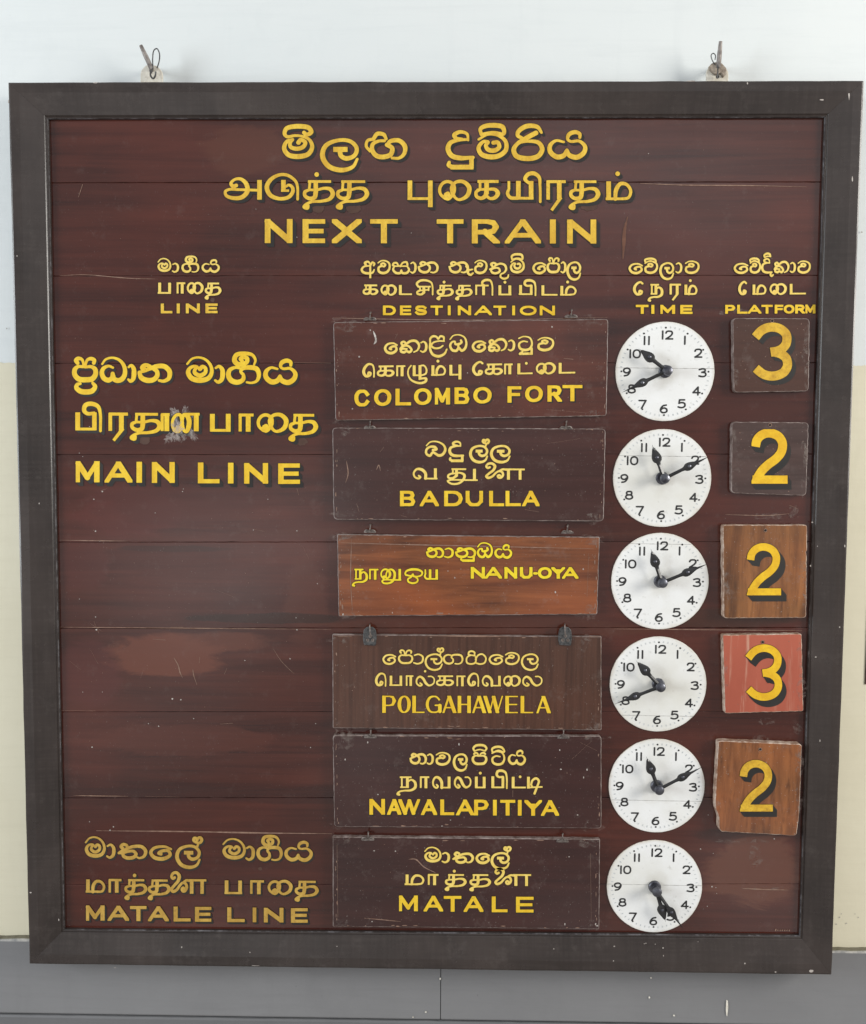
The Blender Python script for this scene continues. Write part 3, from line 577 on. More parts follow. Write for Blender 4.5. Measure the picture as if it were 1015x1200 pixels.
def catmull(pts, ws, closed=False, k=9):
    n = len(pts)
    if n < 3 and not closed: return pts, ws
    P_ = np.vstack([pts[-1], pts, pts[0], pts[1]]) if closed else np.vstack([2 * pts[0] - pts[1], pts, 2 * pts[-1] - pts[-2]])
    W_ = np.concatenate([[ws[-1]], ws, [ws[0], ws[1]]]) if closed else np.concatenate([[ws[0]], ws, [ws[-1]]])
    o, w = [], []
    for i in range(len(P_) - 3):
        a, b, c, d = P_[i:i + 4]
        # centripetal-like tension through chord lengths
        l1, l2, l3 = (max(1e-6, np.linalg.norm(b - a)) ** .5, max(1e-6, np.linalg.norm(c - b)) ** .5, max(1e-6, np.linalg.norm(d - c)) ** .5)
        m1 = (c - b) / l2 - (c - a) / (l1 + l2) + (b - a) / l1
        m2 = (d - c) / l3 - (d - b) / (l2 + l3) + (c - b) / l2
        m1, m2 = m1 * l2, m2 * l2
        for t in np.arange(k) / k:
            h = (2 * t ** 3 - 3 * t * t + 1, t ** 3 - 2 * t * t + t, -2 * t ** 3 + 3 * t * t, t ** 3 - t * t)
            o.append(h[0] * b + h[1] * m1 + h[2] * c + h[3] * m2); w.append(W_[i + 1] * (1 - t) + W_[i + 2] * t)
    if not closed: o.append(P_[-2]); w.append(W_[-2])
    else: o.append(o[0]); w.append(w[0])
    return np.array(o), np.array(w)

class Field:
    """signed distance field of painted strokes, in pixel units of the lettering's own plane"""
    def __init__(s, x0, y0, x1, y1, res):
        s.x0, s.y0, s.res = x0, y0, res
        s.nx, s.ny = int((x1 - x0) / res) + 2, int((y1 - y0) / res) + 2
        s.D = np.full((s.ny, s.nx), 9.0, np.float32)
    def win(s, xa, ya, xb, yb):
        i0, i1 = max(0, int((xa - s.x0) / s.res)), min(s.nx, int((xb - s.x0) / s.res) + 2)
        j0, j1 = max(0, int((ya - s.y0) / s.res)), min(s.ny, int((yb - s.y0) / s.res) + 2)
        X = s.x0 + np.arange(i0, i1) * s.res; Y = s.y0 + np.arange(j0, j1) * s.res
        return (slice(j0, j1), slice(i0, i1)), X[None, :], Y[:, None]
    def stroke(s, pts, hw, butt=0, clip=None, M_=2.0):
        """butt: 0 round ends, 1 butt ends, 2 square ends (extended by half the width)"""
        n = len(pts)
        if butt and n > 3:   # long end segments, so that the ends are cut clean
            d0, d1 = np.hypot(*(pts - pts[0]).T), np.hypot(*(pts - pts[-1]).T); ar = np.arange(n)
            keep = ((d0 > 1.15 * hw[0]) | (ar > n // 2)) & ((d1 > 1.15 * hw[-1]) | (ar < n // 2)) | (ar == 0) | (ar == n - 1)
            pts, hw = pts[keep], hw[keep]; n = len(pts)
        for i in range(n - 1):
            a, b = pts[i], pts[i + 1]; ra, rb = hw[i], hw[i + 1]
            d = b - a; L = float(np.hypot(*d))
            if L < 1e-6: continue
            u = d / L; e0 = e1 = 0.0
            s0, s1 = butt and i == 0, butt and i == n - 2
            if butt == 2: e0, e1 = (ra if s0 else 0), (rb if s1 else 0)
            if butt == 3: e0, e1 = (2.2 * ra if s0 else 0), (2.2 * rb if s1 else 0)
            mm = max(ra, rb) * 1.2 + M_ + max(e0, e1)
            sl, X, Y = s.win(min(a[0], b[0]) - mm, min(a[1], b[1]) - mm, max(a[0], b[0]) + mm, max(a[1], b[1]) + mm)
            if X.size == 0 or Y.size == 0: continue
            px_, py_ = X - a[0], Y - a[1]
            al = px_ * u[0] + py_ * u[1]; pe = -px_ * u[1] + py_ * u[0]
            t = np.clip(al, -1e9 if s0 else 0, 1e9 if s1 else L)
            r_ = ra + (rb - ra) * np.clip(al / L, 0, 1)
            dd = np.hypot(al - t, pe) - r_
            if s0: dd = np.maximum(dd, -e0 - al)
            if s1: dd = np.maximum(dd, al - L - e1)
            if clip is not None:
                dd = np.maximum(dd, np.maximum(np.maximum(clip[0] - X, X - clip[2]), np.maximum(clip[1] - Y, Y - clip[3])))
            s.D[sl] = np.minimum(s.D[sl], dd)
    def dot(s, c, r_):
        sl, X, Y = s.win(c[0] - r_ - 2, c[1] - r_ - 2, c[0] + r_ + 2, c[1] + r_ + 2)
        s.D[sl] = np.minimum(s.D[sl], np.hypot(X - c[0], Y - c[1]) - r_)
    def swept(s, dx, dy):
        """union of the field moved along (0,0)->(dx,dy): the painted drop shading"""
        out = s.D.copy(); n = int(max(abs(dx), abs(dy)) / 0.5) + 1
        for k in range(1, n + 1):
            ox, oy = int(round(dx * k / n / s.res)), int(round(dy * k / n / s.res))
            sh = np.full_like(s.D, 9.0)
            sh[max(0, oy):s.ny + min(0, oy), max(0, ox):s.nx + min(0, ox)] = s.D[max(0, -oy):s.ny - max(0, oy), max(0, -ox):s.nx - max(0, ox)]
            out = np.minimum(out, sh)
        return out
    def polys(s, D, iso):
        """marching squares -> (points in plane units, faces)"""
        V = D - iso; ins = V < 0
        code = ins[:-1, :-1] * 1 + ins[:-1, 1:] * 2 + ins[1:, 1:] * 4 + ins[1:, :-1] * 8
        verts, faces, idx = [], [], {}
        def gv(key, x, y):
            q = idx.get(key)
            if q is None:
                q = idx[key] = len(verts); verts.append((s.x0 + x * s.res, s.y0 + y * s.res))
            return q
        def corner(i, j): return gv((0, i, j), i, j)
        def he(i, j):
            a, b = V[j, i], V[j, i + 1]; return gv((1, i, j), i + a / (a - b), j)
        def ve(i, j):
            a, b = V[j, i], V[j + 1, i]; return gv((2, i, j), i, j + a / (a - b))
        full = code == 15
        for j in np.nonzero(full.any(1))[0]:
            row = np.concatenate([[0], full[j].astype(np.int8), [0]]); d = np.diff(row)
            for a, b in zip(np.nonzero(d == 1)[0], np.nonzero(d == -1)[0]):
                a, b, j = int(a), int(b), int(j)
                faces.append((corner(a, j), corner(b, j), corner(b, j + 1), corner(a, j + 1)))
        for j, i in zip(*np.nonzero((code > 0) & (code < 15))):
            j, i = int(j), int(i); c = int(code[j, i])
            cs = [(i, j), (i + 1, j), (i + 1, j + 1), (i, j + 1)]
            ed = [lambda: he(i, j), lambda: ve(i + 1, j), lambda: he(i, j + 1), lambda: ve(i, j)]
            f = []
            for k in range(4):
                k2 = (k + 1) % 4
                if c >> k & 1: f.append(corner(*cs[k]))
                if (c >> k & 1) != (c >> k2 & 1): f.append(ed[k]())
            if len(f) >= 3: faces.append(tuple(f))
        return np.array(verts).reshape(-1, 2), faces

GC = {}
def glyph(name):
    if name not in GC:
        base, unit, spec = GL[name]
        st = []
        for kind, pts, ws in parse(spec):
            p_ = np.stack([pts[:, 0] / unit, (pts[:, 1] - base) / unit], 1)
            if kind in ('s', 'o'): p_, ws = catmull(p_, ws, kind == 'o')
            st.append((kind, p_, ws))
        xs = np.concatenate([p_[:, 0] for _, p_, _ in st])
        GC[name] = (st, xs.min(), xs.max())
    return GC[name]

def draw_native(F, items, b0, b1, xh, thick, thin):
    """items 'name:x0-x1 ...'; baseline runs from b0=(x,y) to b1"""
    k = (b1[1] - b0[1]) / (b1[0] - b0[0]); thick *= 0.78; thin *= 0.76
    for it in items.split():
        nm, xr = it.split(':'); X0, X1 = map(float, xr.split('-'))
        st, gx0, gx1 = glyph(nm)
        h = thin * 0.25 + thick * 0.25
        a = (X1 - X0 - 2 * h) / (gx1 - gx0)
        for kind, p_, ws in st:
            x = X0 + h + (p_[:, 0] - gx0) * a
            y = b0[1] + k * (x - b0[0]) + p_[:, 1] * xh
            q = np.stack([x, y], 1); q += rng.normal(0, 0.10, (1, 2))
            hw = (thin + (thick - thin) * ws) / 2
            if kind == 'd': F.dot(q[0], hw[0])
            else: F.stroke(q, hw, 1 if kind == 'c' else 0)

def draw_latin(F, items, t0, t1, h0, h1, thick, thin=None):
    """cap letters; top edge from t0=(x,y) to t1, cap height h0..h1"""
    thick *= 0.92
    thin = thick * 0.76 if thin is None else thin * 0.9
    for it in items.split():
        ch, xr = it.split(':'); X0, X1 = map(float, xr.split('-'))
        xm = (X0 + X1) / 2; f = (xm - t0[0]) / (t1[0] - t0[0])
        top = t0[1] + (t1[1] - t0[1]) * f; h = h0 + (h1 - h0) * f
        hh = thick / 2; hv = thin / 2
        clip = (X0, top, X1, top + h)
        for kind, pts, ws in parse(LA[ch]):
            if kind in ('s', 'o'): pts, ws = catmull(pts, ws, kind == 'o')
            x = X0 + hh + pts[:, 0] / 100 * max(0.01, X1 - X0 - 2 * hh) if X1 - X0 > 2 * hh + .3 else np.full(len(pts), xm)
            y = top + hv + pts[:, 1] / 100 * (h - 2 * hv)
            q = np.stack([x, y], 1) + rng.normal(0, 0.08, (1, 2))
            hw = (thin + (thick - thin) * ws) / 2
            if kind == 'r': F.stroke(q, hw, 0, clip)
            else: F.stroke(q, hw, 0 if kind == 'o' else (3 if kind == 'c' else 2), clip)

def to_mesh(F, layers, mapper, name, parent, origin):
    """layers: (field, iso, material, height above the face)"""
    mb = MB(); mats = []
    for D, iso, mat_, lift in layers:
        v, f = F.polys(D, iso)
        if not len(f): continue
        mats.append(mat_)
        mb.add(mapper(v, lift), f, len(mats) - 1)
    return mb.build(name, mats, parent, origin)

def lettering(parent, origin, y, mat_, x0, y0, x1, y1, draw, rim=0.55, shade=None, res=0.25, name='lettering'):
    fn, items, args, hgt = draw
    words, last = [], None                                   # one mesh for each word
    for it in items.split():
        a_, c_ = map(float, it.split(':')[1].split('-')) if not it.startswith('-') else map(float, it[2:].split('-'))
        if last is None or a_ - last > max(8.5, 0.55 * hgt): words.append([])
        words[-1].append((it, a_, c_)); last = c_
    for wd in words:
        one_word(parent, origin, y, mat_, min(q[1] for q in wd) - 3, y0, max(q[2] for q in wd) + 3, y1, lambda F: fn(F, ' '.join(q[0] for q in wd), *args), rim, shade, res, name)

def one_word(parent, origin, y, mat_, x0, y0, x1, y1, draw, rim, shade, res, name):
    pad = 3 + (max(shade) if shade else 0)
    F = Field(x0 - pad, y0 - pad, x1 + pad, y1 + pad, res)
    draw(F)
    lay = []
    if shade: lay.append((F.swept(*shade), 0.1, M['shade'], 0.00012))
    if rim: lay.append((F.D, rim, M['rim'], 0.00024))
    lay.append((F.D, 0.0, M[mat_] if isinstance(mat_, str) else mat_, 0.00040))
    return to_mesh(F, lay, lambda v, lift: PV(v, y - lift), name, parent, origin)

# ------------------------------------------------------------------ setting: the wall behind
YW = 0.050          # wall face
YD = 0.034          # face of the grey dado
YF = -0.019         # front of the frame
YB = 0.0            # face of the boards
wall = thing('wall', 'painted masonry wall, white above cream with a grey dado, behind the big board', 'wall', (0, YW, -1.6))
WO = (0, YW, -1.6)
zc = float(P(5, 425, YW)[2]); zd = float(P(3, 1101, YD)[2]); zg = float(P(5, 1188, YD)[2])
def sheet(mb, x0, x1, z0, z1, y, nx=24, nz=10, amp=0.0, mi=0, wob_top=0.0):
    vs = []
    for j in range(nz + 1):
        for i in range(nx + 1):
            x = x0 + (x1 - x0) * i / nx; z = z0 + (z1 - z0) * j / nz
            if j == nz and wob_top: z += rng.normal(0, wob_top)
            vs.append((x, y, z))
    mb.add(vs, [(j * (nx + 1) + i, j * (nx + 1) + i + 1, (j + 1) * (nx + 1) + i + 1, (j + 1) * (nx + 1) + i) for j in range(nz) for i in range(nx)], mi)
mb = MB(); sheet(mb, -4, 4, -1.6, 3.2, YW); mb.build('upper_wall', M['wall_white'], wall, WO)
lower_mb = MB(); sheet(lower_mb, -4, 4, -1.55, zc, YW - 0.0015, 1600, 1, wob_top=0.0006)
# dado: moulded slabs with vertical joints, a groove and a darker lower band
mb = MB()
xj = float(P(516.5, 1160, YD)[0])
edges = [-4, xj - 1.22, xj, xj + 1.25, 4]
for a, b in zip(edges[:-1], edges[1:]):
    a += 0.0007; b -= 0.0007
    n = max(2, int((b - a) / 0.02))
    prof = [(YW, zd + 0.001), (YD + 0.003, zd), (YD + 0.001, zd - 0.0010), (YD, zd - 0.0035), (YD, zg + 0.004), (YD + 0.001, zg + 0.0015), (YD + 0.005, zg)]
    vs = [];
    for i in range(n + 1):
        x = a + (b - a) * i / n; w = rng.normal(0, 0.0007)
        for k, (y, z) in enumerate(prof): vs.append((x, y, z + (w if k in (0, 1, 2) else 0)))
    L = len(prof)
    for k in range(L - 1):
        mb.add(vs, [(i * L + k, (i + 1) * L + k, (i + 1) * L + k + 1, i * L + k + 1) for i in range(n)], 1 if k in (1, 2) else 2 if k == 0 else 0)
    mb.add([(a, YD, zd - 0.0035), (a, YW, zd - 0.0035), (a, YW, zg), (a, YD, zg)], [(0, 1, 2, 3)]); mb.add([(b, YD, zd - 0.0035), (b, YW, zd - 0.0035), (b, YW, zg), (b, YD, zg)], [(0, 1, 2, 3)])
dado_mb = mb
mb = MB(); sheet(mb, -4, 4, zg - 0.02, zd - 0.003, YD + 0.009, 2, 2); mb.build('dado_joint', M['board_gap'], wall, WO)
mb = MB()
vs = []; n = 400
for i in range(n + 1):
    x = -4 + 8 * i / n
    for y, z in ((YD + 0.012, zg - 0.0015), (YD + 0.001, zg - 0.0025 + rng.normal(0, .0003)), (YD - 0.001, zg - 0.006), (YD - 0.001, zg - 0.9)): vs.append((x, y, z))
mb.add(vs, [(i * 4 + k, i * 4 + 4 + k, i * 4 + 5 + k, i * 4 + 1 + k) for i in range(n) for k in range(3)])
mb.build('lower_dado', M['dado_low'], wall, WO)

# paint drips and flecks on the wall
mb = MB()
def fleck(mb, x, y, rx, ry, yy, mi=0, k=9, ang=0.0, jag=0.22):
    c, s_ = math.cos(ang), math.sin(ang); pts = []
    if max(rx, ry) < 2.2: rx, ry = rx * .78, ry * .78
    for i in range(k):
        th = 2 * math.pi * i / k; r_ = 1 + rng.uniform(-jag, jag)
        a, b = rx * r_ * math.cos(th), ry * r_ * math.sin(th)
        pts.append((x + a * c - b * s_, y + a * s_ + b * c))
    mb.add(PV(np.array(pts), yy), [tuple(range(k))], mi)
for x, y, rx, ry in ((852, 1180, 1.3, 9.5), (763, 1146, 1.3, 1.3), (761, 1169, 1.2, 1.6), (516, 1147, 1.2, 1.6), (499, 1186, 1.6, 1.2), (484, 1192, 1.2, .9), (790, 1190, 1.6, 1.2)):
    fleck(mb, x, y, rx, ry, YD - 0.0016)
drips = mb; mb = lower_mb
for x, y, rx, ry in ((984, 1075, 1.2, .9), (992, 1082, 1.2, .9), (1006, 1075, 1, .8), (986, 1071, .9, .7), (980, 1083, 1.4, .8), (1010, 272, 1.4, 1.0), (1002, 1071, .8, .6), (8, 385, 1, 1)):
    fleck(mb, x, y, rx, ry, YW - 0.0022, 1)
mb.build('lower_wall', [M['wall_cream'], M['wall_spot']], wall, WO)
dado_mb.add(drips.v, drips.f, 3)
dado_mb.build('dado', [M['dado'], M['dado_edge'], M['dado_dirt'], M['tab_cream']], wall, WO)

# ------------------------------------------------------------------ the board
BO = (0.0, YB, float(P(510, 1100, 0)[2]) - 0.05)
board = thing('departure_board', 'huge framed mahogany NEXT TRAIN board with gold trilingual lettering on the wall', 'board', BO)
oc = [P(*q, YF) for q in ((9, 96), (1013, 94), (975, 1143), (34, 1130))]
YI = -0.0085        # the frame slopes down towards the boards
ic = [P(*q, YI) for q in ((56, 139), (967, 137), (937.5, 1097), (75, 1089.5))]
prof = [(0.0, 0.032, 0), (0.0, YF + 0.004, 0), (0.014, YF + 0.0012, 1), (0.06, YF, 0), (0.30, YF + 0.0012, 0), (0.905, YI - 0.0012, 0), (0.93, YI + 0.0006, 0), (0.955, YI - 0.0002, 0), (0.985, YI + 0.0008, 1), (1.0, YI + 0.003, 0), (1.0, 0.003, 0)]
def chip(mb, a, x, y, rx, ry):
    # depth of the sloping front under this chip
    d = {0: y - 95, 1: 1013 - 0.0362 * (y - 94) - x, 2: 1130 + 0.0138 * (x - 34) - y, 3: x - 9 - 0.0242 * (y - 96)}[a] / 43
    yy = float(np.interp(d, [0, .06, .30, .905, 1], [YF + .003, YF, YF + .0012, YI - .0012, YI + .001])) - 0.0004
    fleck(mb, x, y, rx, ry, yy, 2)
for a, b in ((0, 1), (1, 2), (2, 3), (3, 0)):
    mb = MB(); vs = []
    A0, A1, B0, B1 = (np.array([q[0], q[2]]) for q in (oc[a], ic[a], oc[b], ic[b]))
    u = (B0 - A0) / np.linalg.norm(B0 - A0) * 0.00012
    n = 40
    for i in range(n + 1):
        f = i / n
        for t, y, _ in prof:
            q0 = A0 + (A1 - A0) * t + u; q1 = B0 + (B1 - B0) * t - u
            q = q0 + (q1 - q0) * f
            w = rng.normal(0, 0.00022, 2) if 0 < i < n and t in (0.0, 0.014, 0.985, 1.0) and y < 0 else (0, 0)
            vs.append((q[0] + w[0], y, q[1] + w[1]))
    L = len(prof)
    for k in range(L - 1):
        mb.add(vs, [(i * L + k, (i + 1) * L + k, (i + 1) * L + k + 1, i * L + k + 1) for i in range(n)], 1 if (prof[k][2] or prof[k + 1][2]) and k == 8 else 0)
    mb.add(vs, [tuple(range(L)), tuple(range(n * L, n * L + L))])
    fl = []
    # chips of pale undercoat on this rail
    chips = {0: [(112, 97, 2.6, .7), (795, 96, 3, .8), (876, 97.5, .9, 1.8), (810, 95, 6, .6), (995, 112, .9, 5), (963, 117, 2.4, .8)],
             1: [(999, 210, .8, 3), (956, 770, 1.6, .8), (961, 868, .8, 1.8), (950, 663, 1, 1.4), (958, 640, .8, .8), (984, 735, .9, 1.2), (952, 612, 1, 1), (990, 640, .9, 2)],
             2: [(135, 1134, 1.6, .6), (213, 1110, 1, 1.1), (293, 1116, 1, 1), (720, 1109, 1.2, 1.2), (757, 1105.5, 1, 1), (768, 1106.5, .7, .7), (777, 1111, 1, 1), (777.5, 1120, .8, 1.2), (719, 1126, 1, .8), (873, 1129, 1.1, 1.2), (909, 1139, 1.4, 1), (951, 1138, 2.4, 1.6), (880, 1102, 1, .8), (818, 1104, 1.2, .7), (755, 1106, .8, .7), (958, 1120, .8, 2.4), (300, 1131.5, 5, .5), (395, 1109, 1, .7), (649, 1112, 1, .8)],
             3: [(36, 1046, 1.4, .9), (69, 1078, .9, 2), (85, 1123, 1.4, .8), (20, 300, .8, 1.2), (46, 590, .8, 1.2), (10, 119, .7, 2.2)]}[a]
    for x, y, rx, ry in chips: fleck(mb, x, y, rx, ry, YF - 0.0003, 2) if False else chip(mb, a, x, y, rx, ry)
    mb.build('frame_rail', [M['frame'], M['frame_edge'], M['fleck']], board, BO, smooth=25)

# boards: one panel of horizontal planks with open joints
bl, br = ic[3][0] - 0.02, ic[1][0] + 0.02
joints = [126, 213.5, 323, 425.5, 532.5, 635, 736, 834, 935, 1036.5, 1110]
mb = MB()
zj = [(float(P(60, y + 0.5, 0)[2]), float(P(950, y - 0.5, 0)[2])) for y in joints]
for k in range(len(zj) - 1):
    zl0, zr0 = zj[k]; zl1, zr1 = zj[k + 1]; g = 0.00024
    dy = rng.uniform(0, 0.0007); n = 120
    x = np.linspace(bl, br, n + 1); f = (x - bl) / (br - bl)
    top = zl0 + (zr0 - zl0) * f - g + rng.normal(0, 0.00018, n + 1); bot = zl1 + (zr1 - zl1) * f + g + rng.normal(0, 0.00018, n + 1)
    e_ = 0.0008
    vs = []
    for i in range(n + 1):
        vs += [(x[i], 0.004, top[i]), (x[i], dy + e_ * .7, top[i]), (x[i], dy, top[i] - e_), (x[i], dy, bot[i] + e_), (x[i], dy + e_ * .7, bot[i]), (x[i], 0.004, bot[i])]
    mb.add(vs, [(i * 6 + q, i * 6 + 6 + q, i * 6 + 7 + q, i * 6 + 1 + q) for i in range(n) for q in range(5)])
mb.add([(bl, 0.0042, zj[0][0]), (br, 0.0042, zj[0][1]), (br, 0.0042, zj[-1][1]), (bl, 0.0042, zj[-1][0])], [(0, 1, 2, 3)], 1)
mb.add([(bl, 0.028, zj[0][0]), (br, 0.028, zj[0][1]), (br, 0.028, zj[-1][1]), (bl, 0.028, zj[-1][0])], [(0, 1, 2, 3)], 1)
# marks on the varnish: flecks, scratches, smudges, dust (material slots 2..6)
YM = -0.0003
for x, y, r_ in ((202, 819, 1.6), (212, 820, 1.4), (227, 842, 1), (108, 875.5, 1.4), (186, 851, 1.2), (174, 848, .9), (287, 774, 1.0), (340, 772, 1.3), (110, 585, 1.3), (120, 576, 1.4), (112, 622.5, 1.5), (117, 634, .9), (182, 601, .8), (214, 576, .9), (112, 723, 1.1), (113, 738, 1.4), (93, 702, .9), (347, 724, .9), (348, 738, 1.3), (372, 684, .8), (348, 622, 1.1), (297, 621, .9), (314, 585, .9), (97, 811, .8), (120, 811, .8), (133, 969, 1.3), (129, 973, 1.6), (105, 963, .8), (364, 876, 1), (370, 848, .8), (834.5, 1039, 1.4), (839, 1040, .9), (840, 1047, .7), (829, 1062, .8), (821, 995, 1.2), (907.5, 983, 1.2), (348, 278, .8), (482, 273, .8), (93, 531, 1.0), (97, 535, .8), (240, 563, .9), (215, 573, .8), (105, 500, 1.0), (300, 245, .7), (760, 180, .7), (690, 235, .6), (455, 1095, .6), (830, 955, .8), (836, 1000, .6)):
    fleck(mb, x, y, r_ * .8, r_ * .7, YM, 2)
for i in range(34): fleck(mb, rng.uniform(80, 385), rng.uniform(580, 970), rng.uniform(.3, .6), rng.uniform(.3, .6), YM, 3, 6)
for i in range(28): fleck(mb, rng.uniform(80, 930), rng.uniform(140, 1085), rng.uniform(.3, .55), rng.uniform(.3, .5), YM, 3, 6)
def scratch(mb, pts, w, mi, yy):
    p_, w_ = catmull(np.array(pts, float), np.ones(len(pts)), k=6)
    d = np.gradient(p_, axis=0); nn = np.stack([-d[:, 1], d[:, 0]], 1); nn /= np.linalg.norm(nn, axis=1, keepdims=True) + 1e-9
    tap = np.sin(np.linspace(0.25, math.pi - 0.25, len(p_)))[:, None] * w / 2 * (1 + rng.uniform(-.3, .3, (len(p_), 1)))
    vs = np.concatenate([p_ + nn * tap, p_ - nn * tap]); n = len(p_)
    mb.add(PV(vs, yy), [(i, i + 1, n + i + 1, n + i) for i in range(n - 1)], mi)
for pts, w in (([(204, 771), (209, 780), (211, 788), (214, 794)], 1.2), ([(226, 784), (227, 791), (231, 803)], .9), ([(234, 770), (233.5, 777)], .9), ([(258, 848.5), (273, 847.5)], 1.0), ([(179, 749), (194, 750)], .9),
               ([(92, 231), (97, 216)], 1.8), ([(86, 932), (110, 932.6), (150, 933)], .9), ([(170, 933), (210, 934)], .5), ([(113, 973.5), (220, 974.5), (300, 976), (389, 977)], 1.5), ([(118, 575), (125, 573)], 1.2), ([(348, 572), (350, 580)], 1.2),
               ([(70, 633), (110, 633.6), (150, 634)], .8), ([(68, 735), (160, 735.6), (388, 737.5)], .9), ([(297, 620), (310, 623)], .8), ([(70, 832.5), (112, 833)], .7), ([(750, 215), (800, 216.8), (880, 217.5), (945, 219)], 1.1), ([(690, 213.5), (735, 214.5)], .8),
               ([(70, 323), (100, 322), (150, 326), (185, 327)], .8), ([(870, 1041), (890, 1042), (925, 1043)], 1.2), ([(390, 372.5), (430, 373.5), (560, 375), (712, 372)], 1.0), ([(340, 424.8), (388, 425.5)], .8), ([(720, 737), (830, 738), (940, 739)], .8), ([(200, 735), (215, 735)], 1.4),
               ([(850, 603), (900, 604), (925, 602)], .9), ([(925, 592), (935, 596)], 1.0), ([(165, 795), (168, 785)], .5), ([(82, 775), (95, 785)], .5), ([(105, 760), (115, 778)], .4), ([(320, 760), (330, 775), (345, 790)], .4), ([(250, 690), (275, 700)], .4),
               ([(120, 740), (105, 730)], .6), ([(110, 728), (116, 742)], .6), ([(263, 790), (266, 783)], .9), ([(355, 640), (362, 655)], .4)):
    scratch(mb, pts, w, 3, YM)
scratch(mb, [(735.5, 254), (732, 270), (731, 290), (730, 304)], 3.6, 4, YM)
for x, y, rx, ry in ((373, 243, 7.5, 7), (414, 243, 9, 7), (690, 241, 10, 6), (169, 515.5, 7, 5.5), (353, 517, 7.5, 5), (249.3, 351.5, 2.5, 2.5), (305, 1018, 2.5, 2)): fleck(mb, x, y, rx, ry, YM * 0.7, 5, 18, 0, .1)
nd = 0
for x, y, rx, ry, an in ((886, 1003, 7, 17, 0), (884, 1010, 4, 9, 0.1), (890, 866, 9, 5, 0), (900, 846, 12, 4, 0), (870, 985, 30, 3, 0), (905, 605, 26, 4, 0), (930, 600, 7, 8, 0), (935, 855, 6, 6, 0), (865, 366, 22, 4, 0), (900, 1041, 32, 2.5, 0)):
    nd += 1; fleck(mb, x, y, rx, ry, -0.0006 - 0.00002 * nd, 6, 22, an, .25)
mb.build('panel', [M['board'], M['board_gap'], M['fleck'], M['scratch'], M['rub'], M['smudge'], M['dust']], board, BO, smooth=30)
# scraped, flaking patch over one letter
mb = MB()
for x, y, rx, ry, an in ((211, 499, 13, 15, 0), (199, 513, 4, 9, .75), (204, 484, 4, 6, -.5), (217, 482, 4, 6, .2), (225, 509, 5, 8, -.6), (209, 513, 9, 5, 0), (222, 488, 5, 5, .2), (207, 497, 5, 10, 0.1), (208, 502, 7, 7, 0)):
    fleck(mb, x, y, rx, ry, -0.00052 - 0.00002 * len(mb.f) if len(mb.f) < 7 else -0.0012 - 0.00002 * len(mb.f), 0, 30, an, .35)
mb.build('scuffed_patch', M['scrape'], board, BO)

def nat(items, b0, b1, xh, th, tn): return draw_native, items, (b0, b1, xh, th, tn), xh
def lat(items, t0, t1, h0, h1, th, tn=None): return draw_latin, items, (t0, t1, h0, h1, th, tn), h0
def spaced(word, xs): return ' '.join('%s:%s' % (c, x) for c, x in zip(word.replace(' ', ''), xs.split()))
def T(s_): return ' '.join('T_' + q for q in s_.split())
LB = lambda *a, **k: lettering(board, BO, YM - 0.0001, *a, **k)
LB('gold', 325, 140, 695, 202, nat('mii:331-368 la:376-421 nga:427-477 du:523-557 m_:559-596 ri:600-637.5 ya:642-688', (350, 187), (690, 186.5), 23.4, 7.6, 3.2), shade=(3, 3))
LB('gold', 258, 196, 744, 250, nat(T('a:262-306 ttu:311-351 th_:355-392 tha:394-432 pu:476-508 ai:513.5-552 ka:556-586 yi:593-635 ra:639-665 tha:667-703 m_:708-741'), (262, 233.6), (740, 234), 22.3, 6.9, 2.7), shade=(3.2, 3.4))
LB('gold', 305, 250, 705, 292, lat(spaced('NEXT TRAIN', '310-343 354.5-382 389-424 433-467 511-544 553-586 591.5-634 643-653 664.5-699'), (310, 256.6), (699, 257.2), 28.2, 28.2, 7.6), shade=(4.2, 4.6))
LB('cream_gold', 178, 295, 262, 326, nat('ma:184.5-201 aa:201-209.5 rga:213-233.5 ya:236.5-257.5', (184, 319.3), (258, 319.3), 10.8, 3.6, 1.7), rim=.7)
LB('cream_gold', 178, 326, 264, 352, nat(T('pa:184-201.8 aa:206-218.5 ai:219-238.3 tha:240-259'), (184, 343.8), (258, 344), 12.6, 4.2, 1.9), rim=.7)
LB('gold', 182, 352, 260, 372, lat(spaced('LINE', '188.5-202.5 207-211 217.8-234.5 240.8-255.5'), (188, 355.8), (256, 355.6), 11.4, 11.4, 3.9), rim=.7)
LB('cream_gold', 416, 292, 688, 332, nat('a:423-440 va:442-457.8 sa:459.5-480.5 aa:480-488 na:489.5-514 na:525.5-549.5 ae:545-555.5 va:555.5-571.3 thu:573-597 m_:597.8-615 e:624-640.3 pa:641-656.6 aa:656.3-663.5 la:664-681.2', (423, 320.8), (681, 320.6), 13.4, 3.9, 1.7), rim=.7)
LB('cream_gold', 416, 326, 682, 354, nat(T('ka:425-443.5 ai:446-464.8 tta:467-484 si:487.5-508.4 th_:511.8-531.5 tha:534-553.8 ri:556-578.3 p_:583-600.4 pi:607-628.8 tta:633.6-654.5 m_:655.2-675.8'), (425, 345.2), (675, 346), 11.4, 4.2, 1.7), rim=.7)
LB('yellow', 444, 354, 656, 373, lat(spaced('DESTINATION', '448.8-464.2 468.8-482.5 486-500.6 504.4-519.5 524.4-528.8 536.6-552.2 556-576.5 578-593.6 600-604 609.3-628.8 632.6-650.4'), (449, 358), (650, 358.2), 11.3, 11.3, 3.6), rim=.7)
LB('cream_gold', 732, 294, 826, 328, nat('e:737-753.8 v_:754.8-771.2 la:773-790.3 aa:791-799.3 va:802.4-819.8', (737, 320.4), (820, 320.4), 12.4, 3.7, 1.7), rim=.7)
